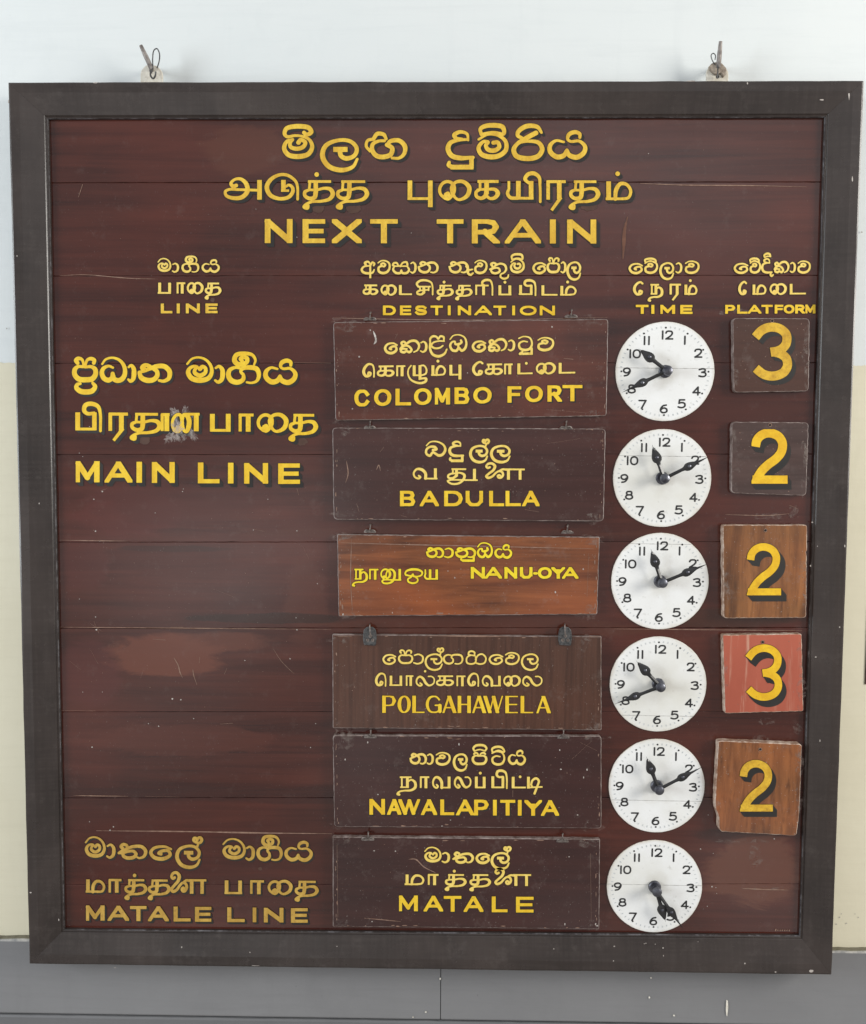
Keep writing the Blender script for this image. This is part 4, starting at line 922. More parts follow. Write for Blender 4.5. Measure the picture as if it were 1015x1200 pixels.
LB('cream_gold', 736, 326, 822, 354, nat(T('ee:742.3-754.2 na:759.3-777.2 ra:783.8-799.3 m_:801-817.5'), (742, 345), (817, 345.2), 12, 4.2, 1.9), rim=.7)
LB('yellow', 738, 354, 816, 372, lat(spaced('TIME', '744.8-760.4 762.9-767.2 773.6-791.3 797.2-812'), (745, 357.2), (812, 357.4), 10.5, 10.5, 3.8), rim=.7)
LB('cream_gold', 856, 294, 954, 328, nat('e:860-877.2 v_:878.3-891.8 di:892-907.2 ka:906.8-925.3 aa:925.3-932.7 va:934.4-950.2', (860, 320), (950, 320), 12.2, 3.6, 1.6), rim=.7)
LB('cream_gold', 860, 326, 950, 354, nat(T('ee:865.4-875.4 ma:880.8-898.2 ai:902-921.8 tta:924.4-945.6'), (865, 345), (945, 344.6), 12, 4, 1.8), rim=.7)
LB('yellow', 845, 354, 960, 371, lat(spaced('PLATFORM', '850-861.8 864-876.4 876.5-892.4 892-905.9 908-918.4 918.5-931 932-943.4 943.5-955.6'), (850, 357.3), (955, 357), 10.3, 10.3, 3.4), rim=.6)
LB('yellow', 80, 408, 354, 466, nat('pra:85-114.3 dha:117.3-148.7 aa:148.3-159.3 na:161-201.3 ma:217.5-250.5 aa:250.2-263.3 rga:265.6-305.5 ya:309-348.3', (85, 447.6), (348, 450.3), 20.3, 7.9, 3.0), shade=(2.2, 2.4))
LB('yellow', 82, 466, 378, 520, nat(T('pi:86.5-120 ra:125.7-152 tha:152.4-189 aa:187.4-201 nna:200.3-236 pa:244.3-272.2 aa:278.2-299.3 ai:301-337.5 tha:338.4-372'), (86, 504.5), (372, 506), 20.6, 7.2, 2.8), shade=(3.6, 3.2))
LB('yellow', 84, 536, 360, 574, lat(spaced('MAIN LINE', '88-116.8 122.6-155.2 159.8-166.7 178-205 232-258 267-273.8 286-314.4 326-352.3'), (88, 540.3), (352, 543.2), 24.8, 24, 7.0), shade=(4, 4.2))
LB('old_gold', 94, 976, 372, 1022, nat('ma:99-124 aa:123.8-135 tha:137.8-172.3 e:175.2-202 l_:206-238 ma:260-288 aa:287-298.4 rga:301-331.3 ya:333.6-366.4', (99, 1005.8), (366, 1009.6), 16.6, 5.6, 2.5), shade=(1.6, 1.8))
LB('old_gold', 94, 1020, 378, 1064, nat(T('ma:99-123.4 aa:126-143.8 th_:146-172.2 tha:173.4-199.5 llai:199.6-243.5 pa:261.6-285.2 aa:291.8-310.8 ai:313.8-342.4 tha:345.4-373'), (99, 1045.6), (373, 1048.2), 15.6, 5.4, 2.4), shade=(1.8, 1.8))
LB('old_gold', 94, 1056, 368, 1088, lat(spaced('MATALE LINE', '100.3-122.7 126.2-151.3 152-172.4 173.5-197.8 203.5-224 228.4-248.2 266.4-287.4 296.2-300.4 309.2-332.4 341-361.2'), (100, 1060.9), (361, 1064.4), 17.8, 17, 5.2), shade=(2.2, 2.2))
# the small faded mark in the lower right corner
mb = MB()
for i, x in enumerate(np.linspace(909, 925, 7)): fleck(mb, x, 1090 + 0.05 * i, 1.0, 1.2 if i else 1.9, YM - .0003, 0, 7, .2, .4)
mb.build('faded_mark', M['scratch'], board, BO)

# hanging tabs on the top of the frame
def tab(x, y0, y1, w, mat_, name='hanging_tab'):
    mb = MB()
    c = [(x - w / 2, y1 + 12), (x - w / 2, y0 + 8), (x - w / 4, y0), (x + w / 4, y0 + 1), (x + w / 2, y0 + 9), (x + w / 2, y1 + 12)]
    pts = [(float(q[0]), float(q[2])) for q in PV(np.array(c, float), 0.02)]
    pts = rounded(pts, 0.006, 4)
    slab(mb, pts, 0.018, 0.022, 0.0012)
    return mb.build(name, mat_, board, BO, smooth=35)
tab(178, 76, 93, 26, M['tab_cream']); tab(840.5, 75, 93, 26, M['tab_cream'])
mb = MB()
c = np.array([(378, 620), (430, 565), (490, 545), (580, 560), (650, 640), (655, 720), (600, 775), (560, 705), (500, 740), (430, 700)], float) / 12.69 + [800, 30]
pts = rounded([(float(q[0]), float(q[2])) for q in PV(c, 0.015)], 0.0022, 3)
slab(mb, worn_outline(pts, 0.0003, 0.003), 0.0125, 0.0175, 0.0016)
q = P(841, 90, 0.012); lathe_y(mb, q[0], q[2], [(0.0030, 0.0125), (0.0026, 0.0110), (0, 0.0108)], 1, 10)
mb.build('eyelet', [M['tab_brown'], M['hole']], board, BO, smooth=40)

# wall hooks: a bent nail each, the left one with a loop of wire
def hook(label, base, tip, rad, wire=None, mat_='nail'):
    o3 = P(*base, 0.04)
    t = thing('wall_hook', label, 'hook', tuple(o3), 'nails the board hangs from')
    mb = MB()
    b = P(*base, 0.012); w_ = P(*tip, 0.004); m_ = (b + w_) / 2
    tube(mb, [P(base[0], base[1] + 4, YW + 0.01), P(base[0], base[1] + 3, 0.02), b, m_, w_], [rad, rad, rad * 1.05, rad, rad * 0.72], 0, 10)
    mb.build('nail', M[mat_], t, tuple(o3), smooth=50)
    for pts, yy, r_ in wire or []:
        mb = MB(); p_, _ = catmull(np.array(pts, float), np.ones(len(pts)), k=5)
        tube(mb, list(PV(p_, yy)), r_, 0, 7); mb.build('wire_loop', M['wire'], t, tuple(o3), smooth=50)
    return t
hook('slanted grey nail with a thin wire loop, over the board at left', (177.5, 80), (165, 53), 0.0042,
     [([(177.5, 86), (179, 80), (179, 68), (180.5, 59), (184, 57), (187, 63), (186.5, 72), (184, 80)], 0.010, 0.0011), ([(176.5, 82), (176.8, 89), (179.5, 92), (182, 89), (182.5, 84)], 0.008, 0.0016)])
hook('upright rusty nail with a short stub of wire, over the board at right', (842, 78), (844.5, 48.5), 0.0042,
     [([(838, 76), (834.5, 70), (833.5, 64.5), (836, 62.5), (838.5, 65), (838, 70)], 0.012, 0.0009), ([(841.5, 74), (841.2, 84), (840.5, 92)], 0.009, 0.0012)])

# ------------------------------------------------------------------ destination plates
def hanger(parent, org, x, y, dark=False):
    if dark:
        mb = MB()
        c = [(x - 7, y + 11), (x - 8, y + 3), (x - 7, y - 7), (x - 3, y - 10.5), (x + 4, y - 10), (x + 7.5, y - 6), (x + 8, y + 3), (x + 7, y + 12)]
        pts = rounded([(float(q[0]), float(q[2])) for q in PV(np.array(c, float), -0.012)], 0.003, 3)
        slab(mb, pts, -0.0145, -0.0118, 0.0009)
        for dx, dy in ((-2.6, 5.6), (3.4, 5.6), (0.6, 0.8)):
            q = P(x + dx, y + dy, -0.0145); lathe_y(mb, q[0], q[2], [(0.0032, -0.0142), (0.0030, -0.0158), (0.0020, -0.0160), (0.0015, -0.0150), (0.0, -0.0150)], 1, 12)
        q0 = [P(x + 1, y + 1, -0.015), P(x, y - 4, -0.019), P(x, y - 11, -0.013), P(x, y - 13, -0.004)]
        tube(mb, q0, 0.0014, 1, 7)
        return mb.build('hanger_bracket', [M['hook_dark'], M['hook']], parent, org, smooth=35)
    mb = MB(); x += rng.uniform(-.8, .8); y += 1.2; k_ = rng.uniform(.75, .95)
    th = np.linspace(-0.2, math.pi + 0.2, 9)
    tube(mb, [P(x + k_ * (3.4 + 3.6 * math.cos(a)), y + 1 - 2.6 * k_ * math.sin(a), -0.012 - 0.002 * math.sin(a)) for a in th], 0.0014, 0, 7)
    tube(mb, [P(x + k_ * (-4.2 + 3.4 * math.cos(a)), y + 1 - 2.2 * math.sin(a), -0.011 - 0.002 * math.sin(a)) for a in th], 0.0013, 0, 7)
    c = [(x - 7, y + 2), (x - 7, y), (x - 2, y - 1), (x + 4, y - 1), (x + 7, y), (x + 7, y + 2)]
    slab(mb, [(float(q[0]), float(q[2])) for q in PV(np.array(c, float), -0.010)], -0.0125, -0.009, 0.0007)
    tube(mb, [P(x - .5, y + 1, -0.013), P(x, y - 3, -0.0165), P(x + .4, y - 6.5, -0.012), P(x + .6, y - 8, -0.001)], [0.0012, 0.0016, 0.0016, 0.0016], 0, 7)
    return mb.build('hanger', M['hook'], parent, org, smooth=40)

def plate(label, corners, mat_, radius, hangers, thick=0.011, dark=False, edge='edge', group='hanging destination plates'):
    yf = -thick
    cs = [(float(q[0]), float(q[2])) for q in PV(np.array(corners, float), yf)]
    org = (float(np.mean([c[0] for c in cs])), 0.0, min(c[1] for c in cs))
    t = thing('destination_plate', label, 'plate', org, group)
    mb = MB()
    pts = worn_outline(rounded(cs, radius, 4), 0.00018, 0.008)
    slab(mb, pts, yf, -0.0012, 0.0014, 0, 1)
    t['_'] = 0; del t['_']
    for x, y in hangers: hanger(t, org, x, y, dark)
    return t, mb, org, yf
def finish(t, mb, org, mat_, edge, extra=()):
    return mb.build('panel', [M[mat_], M[edge], M['fleck'], M['scratch'], M['dust']] , t, org, smooth=40)

def edge_scuffs(mb, corners, yf, n=26):
    c = np.array(corners, float)
    for i in range(n):
        k = rng.integers(0, 4); f = rng.uniform(0.02, .98); p_ = c[k] + (c[(k + 1) % 4] - c[k]) * f
        inn = c.mean(0) - p_; inn /= np.linalg.norm(inn); p_ = p_ + inn * rng.uniform(2, 4.5) * np.array([1.2, 1])
        hor = k in (0, 2)
        fleck(mb, p_[0], p_[1], rng.uniform(.6, 3.5) if hor else rng.uniform(.3, .7), rng.uniform(.3, .6) if hor else rng.uniform(.6, 3.0), yf - 0.0001 - .00001 * i, 3, 8, 0, .4)
    for i in range(14):
        p_ = c[0] + (c[1] - c[0]) * rng.uniform(.05, .95) + (c[3] - c[0]) * rng.uniform(.08, .92)
        fleck(mb, p_[0], p_[1], rng.uniform(.3, .7), rng.uniform(.3, .8), yf - 0.0001, 3, 7, 0, .4)
    for i in range(7):
        k = i % 4; p_ = c[k] * .93 + c.mean(0) * .07
        fleck(mb, p_[0] + rng.normal(0, 5), p_[1] + rng.normal(0, 3), rng.uniform(6, 16), rng.uniform(3, 7), yf - 0.0002 - .00003 * i, 4, 18, 0, .3)

c1 = [(390.5, 377.5), (713, 373.8), (711, 487.6), (393, 493)]
t, mb, o, yf = plate('dark red plate reading COLOMBO FORT, tilted slightly, topmost of the destination plates', c1, None, 0.006, ((434, 372.5), (669, 369.5)))
edge_scuffs(mb, c1, yf)
scratch(mb, [(437.5, 388), (440, 395), (440.5, 400), (438, 403.5)], 2.4, 2, yf - .0006)
for x, y, r_ in ((421, 418, 1.2), (413, 479, 1), (647, 383, 1.2), (434, 387, 1), (548, 437, .8)): fleck(mb, x, y, r_, r_, yf - .0002, 2)
for pts, w in (([(463, 397), (466, 391)], .9), ([(661, 420), (672, 421)], 1.2), ([(640, 480), (690, 484)], .6)): scratch(mb, pts, w, 3, yf - .0002)
finish(t, mb, o, 'plate_red', 'edge')
LP = lambda t_, *a, **k: lettering(t_, o, yf - .0002, *a, **k)
LP(t, 'cream_gold', 445, 386, 654, 426, nat('e:450-466.3 ka:468-492.3 aa:491.8-501 lla:502.8-525 mba:526-547.4 e:553.2-570.2 ka:571.6-594.5 aa:594.8-603.8 ttu:607-625.4 va:629.5-649.5', (450, 414.3), (649, 410.8), 13.2, 4.2, 1.8), rim=.7)
LP(t, 'cream_gold', 420, 418, 680, 456, nat(T('e:425-439.6 ka:441.6-462.6 aa:463.4-476.3 zhu:476.8-501.3 m_:504.3-522.8 pu:526-541 ee:553.8-566.8 ka:568-589.6 aa:590-602.2 tt_:605.2-625.3 ai:627.8-651 tta:653.7-675.4'), (425, 441.6), (675, 437.2), 12.4, 4.4, 1.7), rim=.7)
LP(t, 'yellow', 410, 444, 690, 482, lat(spaced('COLOMBO FORT', '415.4-433.3 438.5-458.6 463.5-482.4 485.4-505.8 509.2-527.5 532.6-550.3 554.8-576.2 594.8-611.5 615.5-636.2 641.5-658.7 658.6-683'), (415, 456.8), (683, 450.9), 19.7, 19, 5.2), shade=(1.4, 1.6))

c2 = [(389.4, 501), (710, 502.2), (707.6, 611), (391, 609)]
t, mb, o, yf = plate('smoky dark plate reading BADULLA with rounded corners', c2, None, 0.008, ((433, 499.5), (663.5, 500)))
edge_scuffs(mb, c2, yf, 36)
for pts, w in (([(406, 540), (408, 555), (405, 566)], 1.2), ([(445, 530), (450, 524)], 1.1), ([(446, 552), (444, 545), (441, 551)], .9), ([(418, 590), (421, 600)], 1.1), ([(470, 604), (477, 606)], .8), ([(615, 597), (632, 600)], .7), ([(640, 520), (680, 514)], .5)): scratch(mb, pts, w, 3, yf - .0002)
finish(t, mb, o, 'plate_dark', 'edge')
LP(t, 'cream_gold', 493, 508, 604, 546, nat('ba:498-523 du:525.8-544.3 l_:550.2-574.2 la:574.8-598.8', (498, 534.8), (599, 535), 12.6, 4.4, 1.9), rim=.7)
LP(t, 'cream_gold', 478, 536, 622, 574, nat(T('va:483.5-513.8 thu:523.4-560.3 llai:568.8-616.3'), (483, 560.8), (616, 561.8), 12, 4.4, 1.8), rim=.7)
LP(t, 'yellow', 464, 570, 638, 598, lat(spaced('BADULLA', '468.8-486.9 492-514.4 520.5-542.3 545.8-566.2 573.3-591.3 592.5-611 611.8-632.3'), (469, 575.2), (632, 575.2), 18, 18, 4.9), shade=(1.2, 1.4))

c3 = [(395, 626), (703, 629.2), (700, 720), (396.8, 722.4)]
t, mb, o, yf = plate('reddish brown plate with pale worn edges reading NANU-OYA in bright yellow', c3, None, 0.003, ((433.5, 621), (664.5, 622)))
edge_scuffs(mb, c3, yf, 40)
for x, y, r_ in ((683.5, 667, 1.3), (651, 694, 1.5), (533, 677, 1.3), (525, 669, 1), (460, 718, 1), (402, 720, 1.6)): fleck(mb, x, y, r_ * .7, r_, yf - .0002, 2)
for pts, w in (([(399, 636), (430, 637), (560, 640), (695, 643)], 1.0), ([(412, 632), (411, 680), (413, 716)], .9), ([(690, 648), (688, 700)], .8)): scratch(mb, pts, w, 3, yf - .0002)
finish(t, mb, o, 'plate_orange', 'edge')
LP(t, 'lemon', 494, 632, 606, 666, nat('na:499-520.3 aa:520-531.8 nu:533-557.8 mba:558.8-577.6 ya:579.5-600', (499, 654), (600, 654.4), 11.6, 4.0, 1.8), rim=.6)
LP(t, 'lemon', 408, 658, 520, 690, nat(T('na:412.6-431 aa:431.8-444.7 nu:445.6-471.3 o:473.8-496 ya:496.6-514.4'), (413, 679), (514, 679.4), 12.4, 3.8, 1.7), rim=.6)
LP(t, 'lemon', 546, 660, 684, 684, lat('N:551.7-568.4 A:568-588.3 N:591-606.3 U:609.3-624.2 -:624.3-630.6 O:630.3-646.6 Y:646.2-662.3 A:658.7-678', (552, 664.4), (678, 664.6), 13.6, 13.6, 4.2), rim=.6)

c4 = [(389.4, 743.4), (705, 745.8), (705, 855.7), (390, 853.4)]
t, mb, o, yf = plate('matt brown plate with two dark metal brackets reading POLGAHAWELA in thin letters', c4, None, 0.002, ((433.5, 744.5), (662, 744.5)), dark=True)
edge_scuffs(mb, c4, yf, 30)
for pts, w in (([(396, 746), (412, 745.5)], 1.8), ([(500, 745), (560, 745.5), (596, 745.6)], 1.5), ([(690, 746), (704, 746)], 1.8), ([(704, 748), (704.3, 775)], 1.6)): scratch(mb, pts, w, 3, yf - .0002)
finish(t, mb, o, 'plate_brown', 'edge')
LP(t, 'cream_gold', 443, 756, 636, 788, nat('e:448.3-464.4 pa:466.6-484.2 aa:484-496.8 l_:497.8-520.8 ga:519.4-543.2 ha:545.7-570.4 e:572.8-590 va:591.8-609.3 la:610.8-631.6', (448, 778.6), (631, 778.8), 12.2, 3.1, 2.0), rim=.7)
LP(t, 'cream_gold', 435, 782, 640, 810, nat(T('e:439.8-453 pa:455.5-472.6 aa:474.8-485.6 l_:487-510 ka:511-532.2 aa:534-546.6 e:547.9-561.7 va:564.7-588.2 ai:590-610 la:612-636'), (440, 803.6), (636, 804), 12, 3.8, 1.5), rim=.7)
LP(t, 'yellow', 443, 810, 650, 840, lat(spaced('POLGAHAWELA', '448-464.4 466-481.4 483.2-499 498.8-517.6 517.6-535 536.4-552 552.8-569.8 566.6-590.5 592.2-608.3 610.1-626.3 627.8-645.6'), (448, 815.2), (645, 815.6), 20.2, 20.2, 4.6, 1.7), rim=.6)

c5 = [(390, 861.7), (705, 862.4), (705, 971), (391.7, 969)]
t, mb, o, yf = plate('glossy dark plate with rounded corners reading NAWALAPITIYA in heavy letters', c5, None, 0.007, ((434, 861.5), (660.5, 862)))
edge_scuffs(mb, c5, yf, 36)
for x, y, rx, ry in ((404.5, 890, .9, 1.6), (431, 870, .9, 1.6), (443, 931, 1, .8), (538, 872, .8, 2), (656, 879, 1, 1.2), (657.5, 901.5, 1.6, .8), (688, 902, .9, 1.8), (684, 911, .8, 1.4), (677, 955, 1.2, 1), (528, 961, 1, .7), (518, 968, 1.2, .7)): fleck(mb, x, y, rx, ry, yf - .0002, 2)
for pts, w in (([(601, 926), (601, 934)], 1.2), ([(680, 870), (700, 880)], .6), ([(670, 890), (694, 868)], .5)): scratch(mb, pts, w, 3, yf - .0002)
finish(t, mb, o, 'plate_wine', 'edge')
LP(t, 'cream_gold', 474, 868, 622, 908, nat('na:479.7-500 aa:499.6-508.3 va:510.4-528.2 la:531-548.3 pi:553-571.3 tti:575.5-592.2 ya:595.4-616.3', (480, 896.2), (616, 896.6), 12.6, 3.9, 1.8), rim=.7)
LP(t, 'cream_gold', 460, 900, 642, 938, nat(T('na:465-488.3 aa:491.2-504.2 va:506.4-529.2 la:532-552.8 p_:555.8-570 pi:574.8-595.2 tt_:598.8-617.3 tti:617-637'), (465, 923.2), (637, 923.8), 13.4, 4.2, 1.7), rim=.7)
LP(t, 'yellow', 428, 930, 660, 962, lat(spaced('NAWALAPITIYA', '433-451.3 453.6-470.4 467-492.4 493.4-512.3 516-532.8 534.4-555.7 555.6-573 577.8-582.2 585.6-604.3 607-611.4 614.7-635.2 634-655.2'), (433, 936.2), (655, 937.8), 18.4, 18.3, 4.9), shade=(1.2, 1.4))

c6 = [(390, 980.7), (703.3, 983.4), (702.3, 1089), (390, 1086)]
t, mb, o, yf = plate('dark square cornered plate reading MATALE, lowest of the destination plates', c6, None, 0.002, ((432, 981.5), (659, 983.5)))
edge_scuffs(mb, c6, yf, 36)
scratch(mb, [(479, 1007), (487, 1007), (497, 1016), (511, 1023)], 1.4, 3, yf - .0002)
for x, y, rx, ry in ((438.5, 997, 1.4, .8), (463.5, 997.5, 1, 1), (436, 1080, 1.2, .8), (662, 1083, .8, 2), (698, 1083, 1, 1.6), (667, 1004, 1, .8), (700, 1085, 1.6, 1)): fleck(mb, x, y, rx, ry, yf - .0002, 2)
for pts, w in (([(427, 1076), (450, 1078), (470, 1080)], .9), ([(395, 990), (396, 1075)], .8), ([(692, 1000), (693, 1080)], .6)): scratch(mb, pts, w, 3, yf - .0002)
finish(t, mb, o, 'plate_wine', 'edge')
LP(t, 'cream_gold', 491, 986, 606, 1022, nat('ma:496.8-517.4 aa:517.2-527.2 tha:530-555.3 e:557.4-574.4 l_:575.3-599.4', (497, 1011.4), (599, 1011.8), 12.2, 4.2, 1.9), rim=.7)
LP(t, 'cream_gold', 468, 1016, 630, 1050, nat(T('ma:473.2-497.4 aa:500.4-515 th_:521.4-546.4 tha:550.2-575 llai:579.6-623.5'), (473, 1036.8), (623, 1037.8), 12.6, 4.4, 1.8), rim=.7)
LP(t, 'yellow', 462, 1044, 632, 1074, lat(spaced('MATALE', '467.2-489.8 496.5-519.4 519.6-541.2 543.5-566.5 576.3-595.3 604.8-625.8'), (467, 1049.3), (625, 1051), 18.4, 18.4, 4.9), shade=(1.3, 1.6))

# ------------------------------------------------------------------ number plates
def number_plate(label, outline, mat_, edge, radius, digit, box, tk, shade, nail, dmat, thick=0.013, jag=.00025):
    yf = -thick
    cs = [(float(q[0]), float(q[2])) for q in PV(np.array(outline, float), yf)]
    org = (float(np.mean([c[0] for c in cs])), 0.0, min(c[1] for c in cs))
    t = thing('number_plate', label, 'plate', org, 'hanging platform number plates')
    mb = MB()
    slab(mb, worn_outline(rounded(cs, radius, 4), jag, 0.006), yf, -0.0012, 0.0013, 0, 1)
    x0, y0, x1, y1 = np.array(outline).min(0)[0], np.array(outline).min(0)[1], np.array(outline).max(0)[0], np.array(outline).max(0)[1]
    for i in range(16): fleck(mb, rng.uniform(x0 + 5, x1 - 5), rng.uniform(y0 + 5, y1 - 5), rng.uniform(.3, .8), rng.uniform(.3, .9), yf - .0001, 2, 7, 0, .4)
    for i in range(8):
        fleck(mb, rng.choice([x0 + 4, x1 - 4]) + rng.normal(0, 1.5), rng.uniform(y0 + 6, y1 - 6), rng.uniform(2, 4), rng.uniform(6, 16), yf - .0002 - .00003 * i, 3, 16, 0, .3)
    mb.build('panel', [M[mat_], M[edge], M['scratch'], M['dust']], t, org, smooth=40)
    mb = MB(); q = P(*nail, yf)
    lathe_y(mb, q[0], q[2], [(0.0019, yf - 0.0004), (0.0019, yf - 0.0010), (0.0012, yf - 0.0016), (0, yf - 0.0017)], 0, 12)
    lathe_y(mb, q[0], q[2], [(0.0034, yf - 0.0003), (0.0034, yf - .0006), (0.0022, yf - 0.0006)], 1, 14, False)
    mb.build('nail', [M['hole'], M['scratch']], t, org)
    bx0, by0, bx1, by1 = box
    def draw(F):
        W_, H_ = bx1 - bx0, by1 - by0; h = tk / 2
        def mp(p_): return np.stack([bx0 + p_[:, 0] * W_, by0 + p_[:, 1] * H_], 1)
        if digit == '2':
            p_ = np.array([(191, 269), (196, 240), (215, 213), (248, 197), (285, 199), (318, 218), (335, 252), (330, 294), (302, 332), (258, 366), (224, 400), (202, 436), (188, 476), (182, 505)], float)
            p_ = (p_ - [170, 175]) / [192, 293]; p_, w_ = catmull(p_, np.ones(len(p_)))
            F.stroke(mp(p_), np.full(len(p_), h), 1, (bx0, by0, bx1 + 5, by1))
            F.stroke(np.array([(bx0 + 1.2, by1 - h * .92), (bx1, by1 - h * .92)]), np.full(2, h * .92), 1)
        else:
            for pp in ([(178, 822), (204, 790), (235, 771), (275, 766), (315, 780), (341, 812), (340, 855), (318, 886), (285, 902), (258, 906)], [(275, 905), (312, 916), (340, 942), (346, 980), (330, 1014), (298, 1034), (255, 1039), (215, 1026), (180, 996)]):
                p_ = (np.array(pp, float) - [163, 745]) / [204, 315]; p_, w_ = catmull(p_, np.ones(len(p_)))
                F.stroke(mp(p_), np.full(len(p_), h), 1)
    pad = 4 + max(shade); F = Field(bx0 - pad, by0 - pad, bx1 + pad, by1 + pad, 0.3); draw(F)
    to_mesh(F, [(F.swept(*shade), 0.0, M['shade'], .00012), (F.D, .45, M['rim'], .00024), (F.D, 0, M[dmat], .0004)], lambda v, lift: PV(v, yf - .0003 - lift), 'numeral', t, org)
    return t
number_plate('dull brown plate with a yellow 3, beside the COLOMBO FORT row', [(858.6, 372.6), (949, 373), (948, 458.6), (860, 460)], 'num_dull', 'edge', 0.008, '3', (882, 379, 927.6, 445), 10.6, (4.5, 5), (905, 376), 'digit_old')
number_plate('streaky dark plate with a yellow 2, beside the BADULLA row', [(857.8, 494), (948, 495), (945, 581), (857, 578)], 'num_dark', 'edge', 0.008, '2', (880.8, 503, 923, 566.8), 10.4, (4.6, 7), (902.5, 498), 'digit')
number_plate('large amber wooden plate with a yellow 2, beside the NANU-OYA row', [(847.3, 615), (946, 615), (946, 645), (944.8, 647), (945.6, 651), (945, 724), (848, 724.6)], 'num_amber', 'edge_light', [.005,.005,.001,.001,.001,.006,.006], '2', (875.2, 636.6, 915.4, 697.6), 8.8, (6.4, 7.2), (897, 621.5), 'digit', 0.017)
number_plate('red painted square plate with a yellow 3, beside the POLGAHAWELA row', [(846.7, 743.8), (939.6, 742.7), (941.7, 833.6), (849.4, 836)], 'num_red', 'edge_light', 0.0035, '3', (873.8, 755.2, 916.6, 821), 8.8, (5, 7.4), (893.8, 752.4), 'digit', 0.015)
number_plate('chestnut plate with a chipped lower left corner and yellow 2, beside the NAWALAPITIYA row', [(841.7, 869), (845.5, 868.2), (938, 872.2), (939.8, 874.2), (937, 952), (933.8, 977.5), (931, 979.4), (846, 974.8), (842.5, 971.3), (842.3, 958), (838.6, 947.5), (838, 940)], 'num_chestnut', 'edge_light', 0.0015, '2', (867, 890.7, 905.8, 951), 8.8, (4.8, 6.2), (891, 878), 'digit_old', 0.017)

# ------------------------------------------------------------------ clocks
CL = [  # dial centre, hour tip, minute tip, crack height, label
 ((779, 435.5), (748, 408), (728, 460.5), 431.5, 'white clock dial beside the COLOMBO FORT plate, hands at ten and eight'),
 ((775.7, 560.3), (764, 520), (830, 535.5), 534.5, 'white clock dial beside the BADULLA plate, long hand pointing at two'),
 ((773.2, 681), (762, 640.5), (829, 661), 637.5, 'white clock dial beside the NANU-OYA plate, long hand pointing past two'),
 ((771, 801.5), (742.5, 771), (723.5, 824), 838.8, 'white clock dial beside the POLGAHAWELA plate, hands at ten and eight'),
 ((769.3, 920.5), (756.5, 884), (821, 900), 938.2, 'white clock dial beside the NAWALAPITIYA plate, long hand pointing at two'),
 ((766.7, 1038.3), (779.5, 1078), (797.5, 1084), 1037, 'lowest white clock dial, beside the MATALE plate, both hands pointing down')]
RD = float(P(779 + 58, 435, 0)[0] - P(779 - 58, 435, 0)[0]) / 2
U = RD / 58.0
YDI = -0.0018
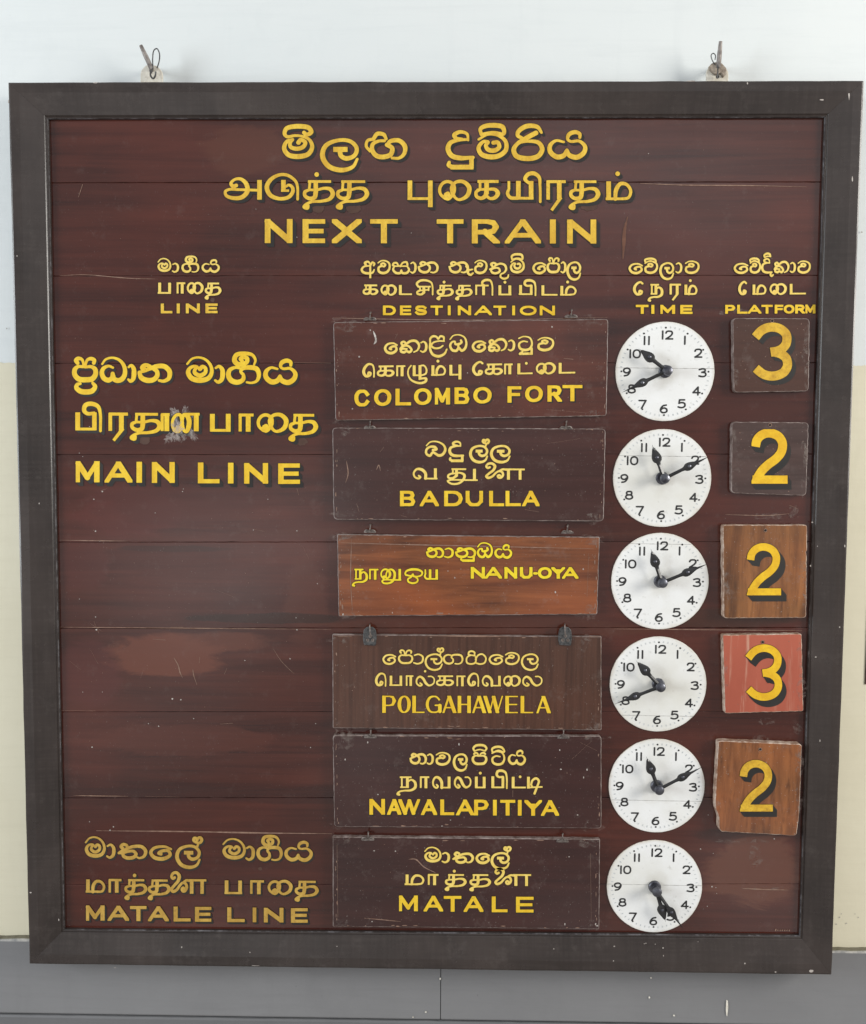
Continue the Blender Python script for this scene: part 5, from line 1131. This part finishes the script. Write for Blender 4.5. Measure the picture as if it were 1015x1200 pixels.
def build_clock():
    t = thing('clock', '', 'clock')
    mb = MB()
    lathe_y(mb, 0, 0, [(RD, -0.0002), (RD, YDI + 0.0004), (RD - 0.0006, YDI)], 1, 96, False)
    n = 96; mb.add([((RD - 0.0006) * math.cos(2 * math.pi * k / n), YDI, (RD - 0.0006) * math.sin(2 * math.pi * k / n)) for k in range(n)], [tuple(range(n))], 0)
    mb.build('dial', [M['dial'], M['dial_rim']], t)
    H = Field(-58, -58, 58, 58, 0.22)
    G = Field(-58, -58, 58, 58, 0.22)
    for k in range(60):
        a = math.radians(6 * k); x, y = math.sin(a), -math.cos(a)
        if k % 5 == 0: H.dot((x * 51.0, y * 51.0), 1.1)
        else:
            r_ = 51.6; G.stroke(np.array([(x * (r_ - .7), y * (r_ - .7)), (x * (r_ + .7), y * (r_ + .7))]), np.full(2, 0.55))
    mp = lambda yy: (lambda v, lift: np.stack([v[:, 0] * U, np.full(len(v), yy - lift), -v[:, 1] * U], 1))
    pos = {1: (22.5, -36.5), 2: (38.5, -21.5), 3: (44, 1.2), 4: (37.5, 22.5), 5: (20.5, 37.5), 6: (-0.5, 43.5), 7: (-25.5, 38.5), 8: (-38.5, 20.5), 9: (-44.5, 0.8), 10: (-36, -20.5), 11: (-22, -36), 12: (1.5, -42.5)}
    for nn, (x, y) in pos.items():
        s_ = str(nn); wd = [3.0 if c == '1' else 7.9 for c in s_]; gap = 2.2
        tot = sum(wd) + gap * (len(s_) - 1); xx = x - tot / 2; hh = 9.0
        F = Field(x - 14, y - 8, x + 14, y + 8, 0.2)
        for c, w_ in zip(s_, wd):
            for kind, pts, ws in parse(LA[c]):
                if kind == 'o': pts, ws = catmull(pts, ws, True)
                elif len(pts) > 3: pts, ws = catmull(pts, ws)
                q = np.stack([xx + (pts[:, 0] / 100 * w_ if c != '1' else np.full(len(pts), w_ / 2)), y - hh / 2 + pts[:, 1] / 100 * hh], 1)
                F.stroke(q, np.full(len(q), 0.98))
            xx += w_ + gap
        to_mesh(F, [(F.D, 0, M['ink'], .0003)], mp(YDI), 'numeral', t, (0, 0, 0))
    to_mesh(G, [(G.D, 0, M['tick'], .0003), (H.D, 0, M['ink'], .00035)], mp(YDI), 'minute_marks', t, (0, 0, 0))
    mb = MB()
    lathe_y(mb, 0, 0, [(7.6 * U, YDI), (7.6 * U, YDI - .004), (6.6 * U, YDI - .006), (3.6 * U, YDI - .0065), (3.4 * U, -0.0225), (5.8 * U, -0.0228), (6.0 * U, -0.0245), (5.2 * U, -0.0275), (3.2 * U, -0.0292), (0, -0.0296)], 0, 28)
    mb.build('hub', M['steel'], t, smooth=30)
    def hand(name, L, bulge, bw, sw, y):
        prof_ = [(-4, sw * .9), (0, sw), (bulge - 10, sw * .92), (bulge - 6.5, sw * 1.1), (bulge - 4.5, bw * .82), (bulge - 2, bw), (bulge + 1, bw * .98), (bulge + 4, bw * .82), (bulge + 7.5, bw * .55), (bulge + 11, bw * .32), (L - 3, 0.55), (L, 0.2)]
        r_ = np.array([p_[0] for p_ in prof_]); w_ = np.array([p_[1] for p_ in prof_])
        pts = [(w_[i] / 2 * U, r_[i] * U) for i in range(len(r_))] + [(-w_[i] / 2 * U, r_[i] * U) for i in range(len(r_) - 1, -1, -1)]
        mb = MB(); n = len(r_)
        vs = [(x, y + .0006, z) for x, z in pts] + [(0, y - .0005 - .0010 * (w_[i] / bw), r_[i] * U) for i in range(n)]
        fs = []
        for i in range(n - 1):
            fs += [(i, i + 1, 2 * n + i + 1, 2 * n + i), (2 * n - 1 - i, 2 * n + i, 2 * n + i + 1, 2 * n - 2 - i)]
        mb.add(vs, fs, 0); mb.add(vs, [tuple(range(2 * n))], 0)
        lathe_y(mb, 0, bulge * U, [(2.2 * U, y - .0008), (1.9 * U, y - .0022), (1.0 * U, y - .0030), (0, y - .0032)], 1, 12)
        return mb.build(name, [M['hand'], M['steel']], t, smooth=40)
    hand('hour_hand', 42, 26, 11.6, 4.8, -0.0165)
    hand('minute_hand', 58, 32, 9.6, 4.2, -0.0205)
    return t
proto = build_clock()
kids = list(proto.children)
for i, (c, ht, mt, cy, lab) in enumerate(CL):
    if i == 0: t, ks = proto, kids
    else:
        t = proto.copy(); COL.objects.link(t); ks = []
        for k in kids:
            d = k.copy(); COL.objects.link(d); d.parent = t; ks.append(d)
    q = P(*c, 0)
    t.location = (q[0], 0, q[2]); t['label'] = lab; t['category'] = 'clock'; t['group'] = 'clock dials in the time column'
    for k in ks:
        for nm, tip, yy in (('hour_hand', ht, -.0165), ('minute_hand', mt, -.0205)):
            if k.name.startswith(nm):
                w = P(*tip, yy) - q; k.rotation_euler = (0, math.atan2(w[0], w[2]), 0)
    # the joint of the boards shows through the paint of each dial as a fine crack
    z0 = float(P(c[0], cy, YDI)[2]) - q[2]; hw_ = math.sqrt(max(1e-6, (RD - .0006) ** 2 - z0 ** 2)); n = 24
    mb = MB(); vs = []
    for j in range(n + 1):
        x = -hw_ + 2 * hw_ * j / n; zz = z0 + 0.0010 * (-x) / RD * .6 + rng.normal(0, .00012); h_ = 0.00038 * rng.uniform(.5, 1.3)
        vs += [(x, YDI - .0002, zz + h_), (x, YDI - .0002, zz - h_)]
    mb.add(vs, [(2 * j, 2 * j + 2, 2 * j + 3, 2 * j + 1) for j in range(n)])
    mb.build('crack', M['crack'], t)

# ------------------------------------------------------------------ dark sliver at the right margin, mostly shade, built as a panel edge
q0, q1 = P(1013.6, 655, 0.047), P(1013.6, 802, 0.047)
org = (float(q1[0]) + 0.03, YW, float(q1[2]))
t = thing('shade_sliver_panel', 'dark sliver, mostly shade, built as a panel edge on the cream wall at the right margin', 'board', org)
mb = MB()
slab(mb, [(float(q1[0]), float(q1[2])), (float(q1[0]) + .6, float(q1[2])), (float(q1[0]) + .6, float(q0[2]) + .02), (float(q1[0]), float(q0[2]) + .02)], 0.0465, YW - 0.002, 0.001)
mb.build('panel', M['smudge'], t, org)
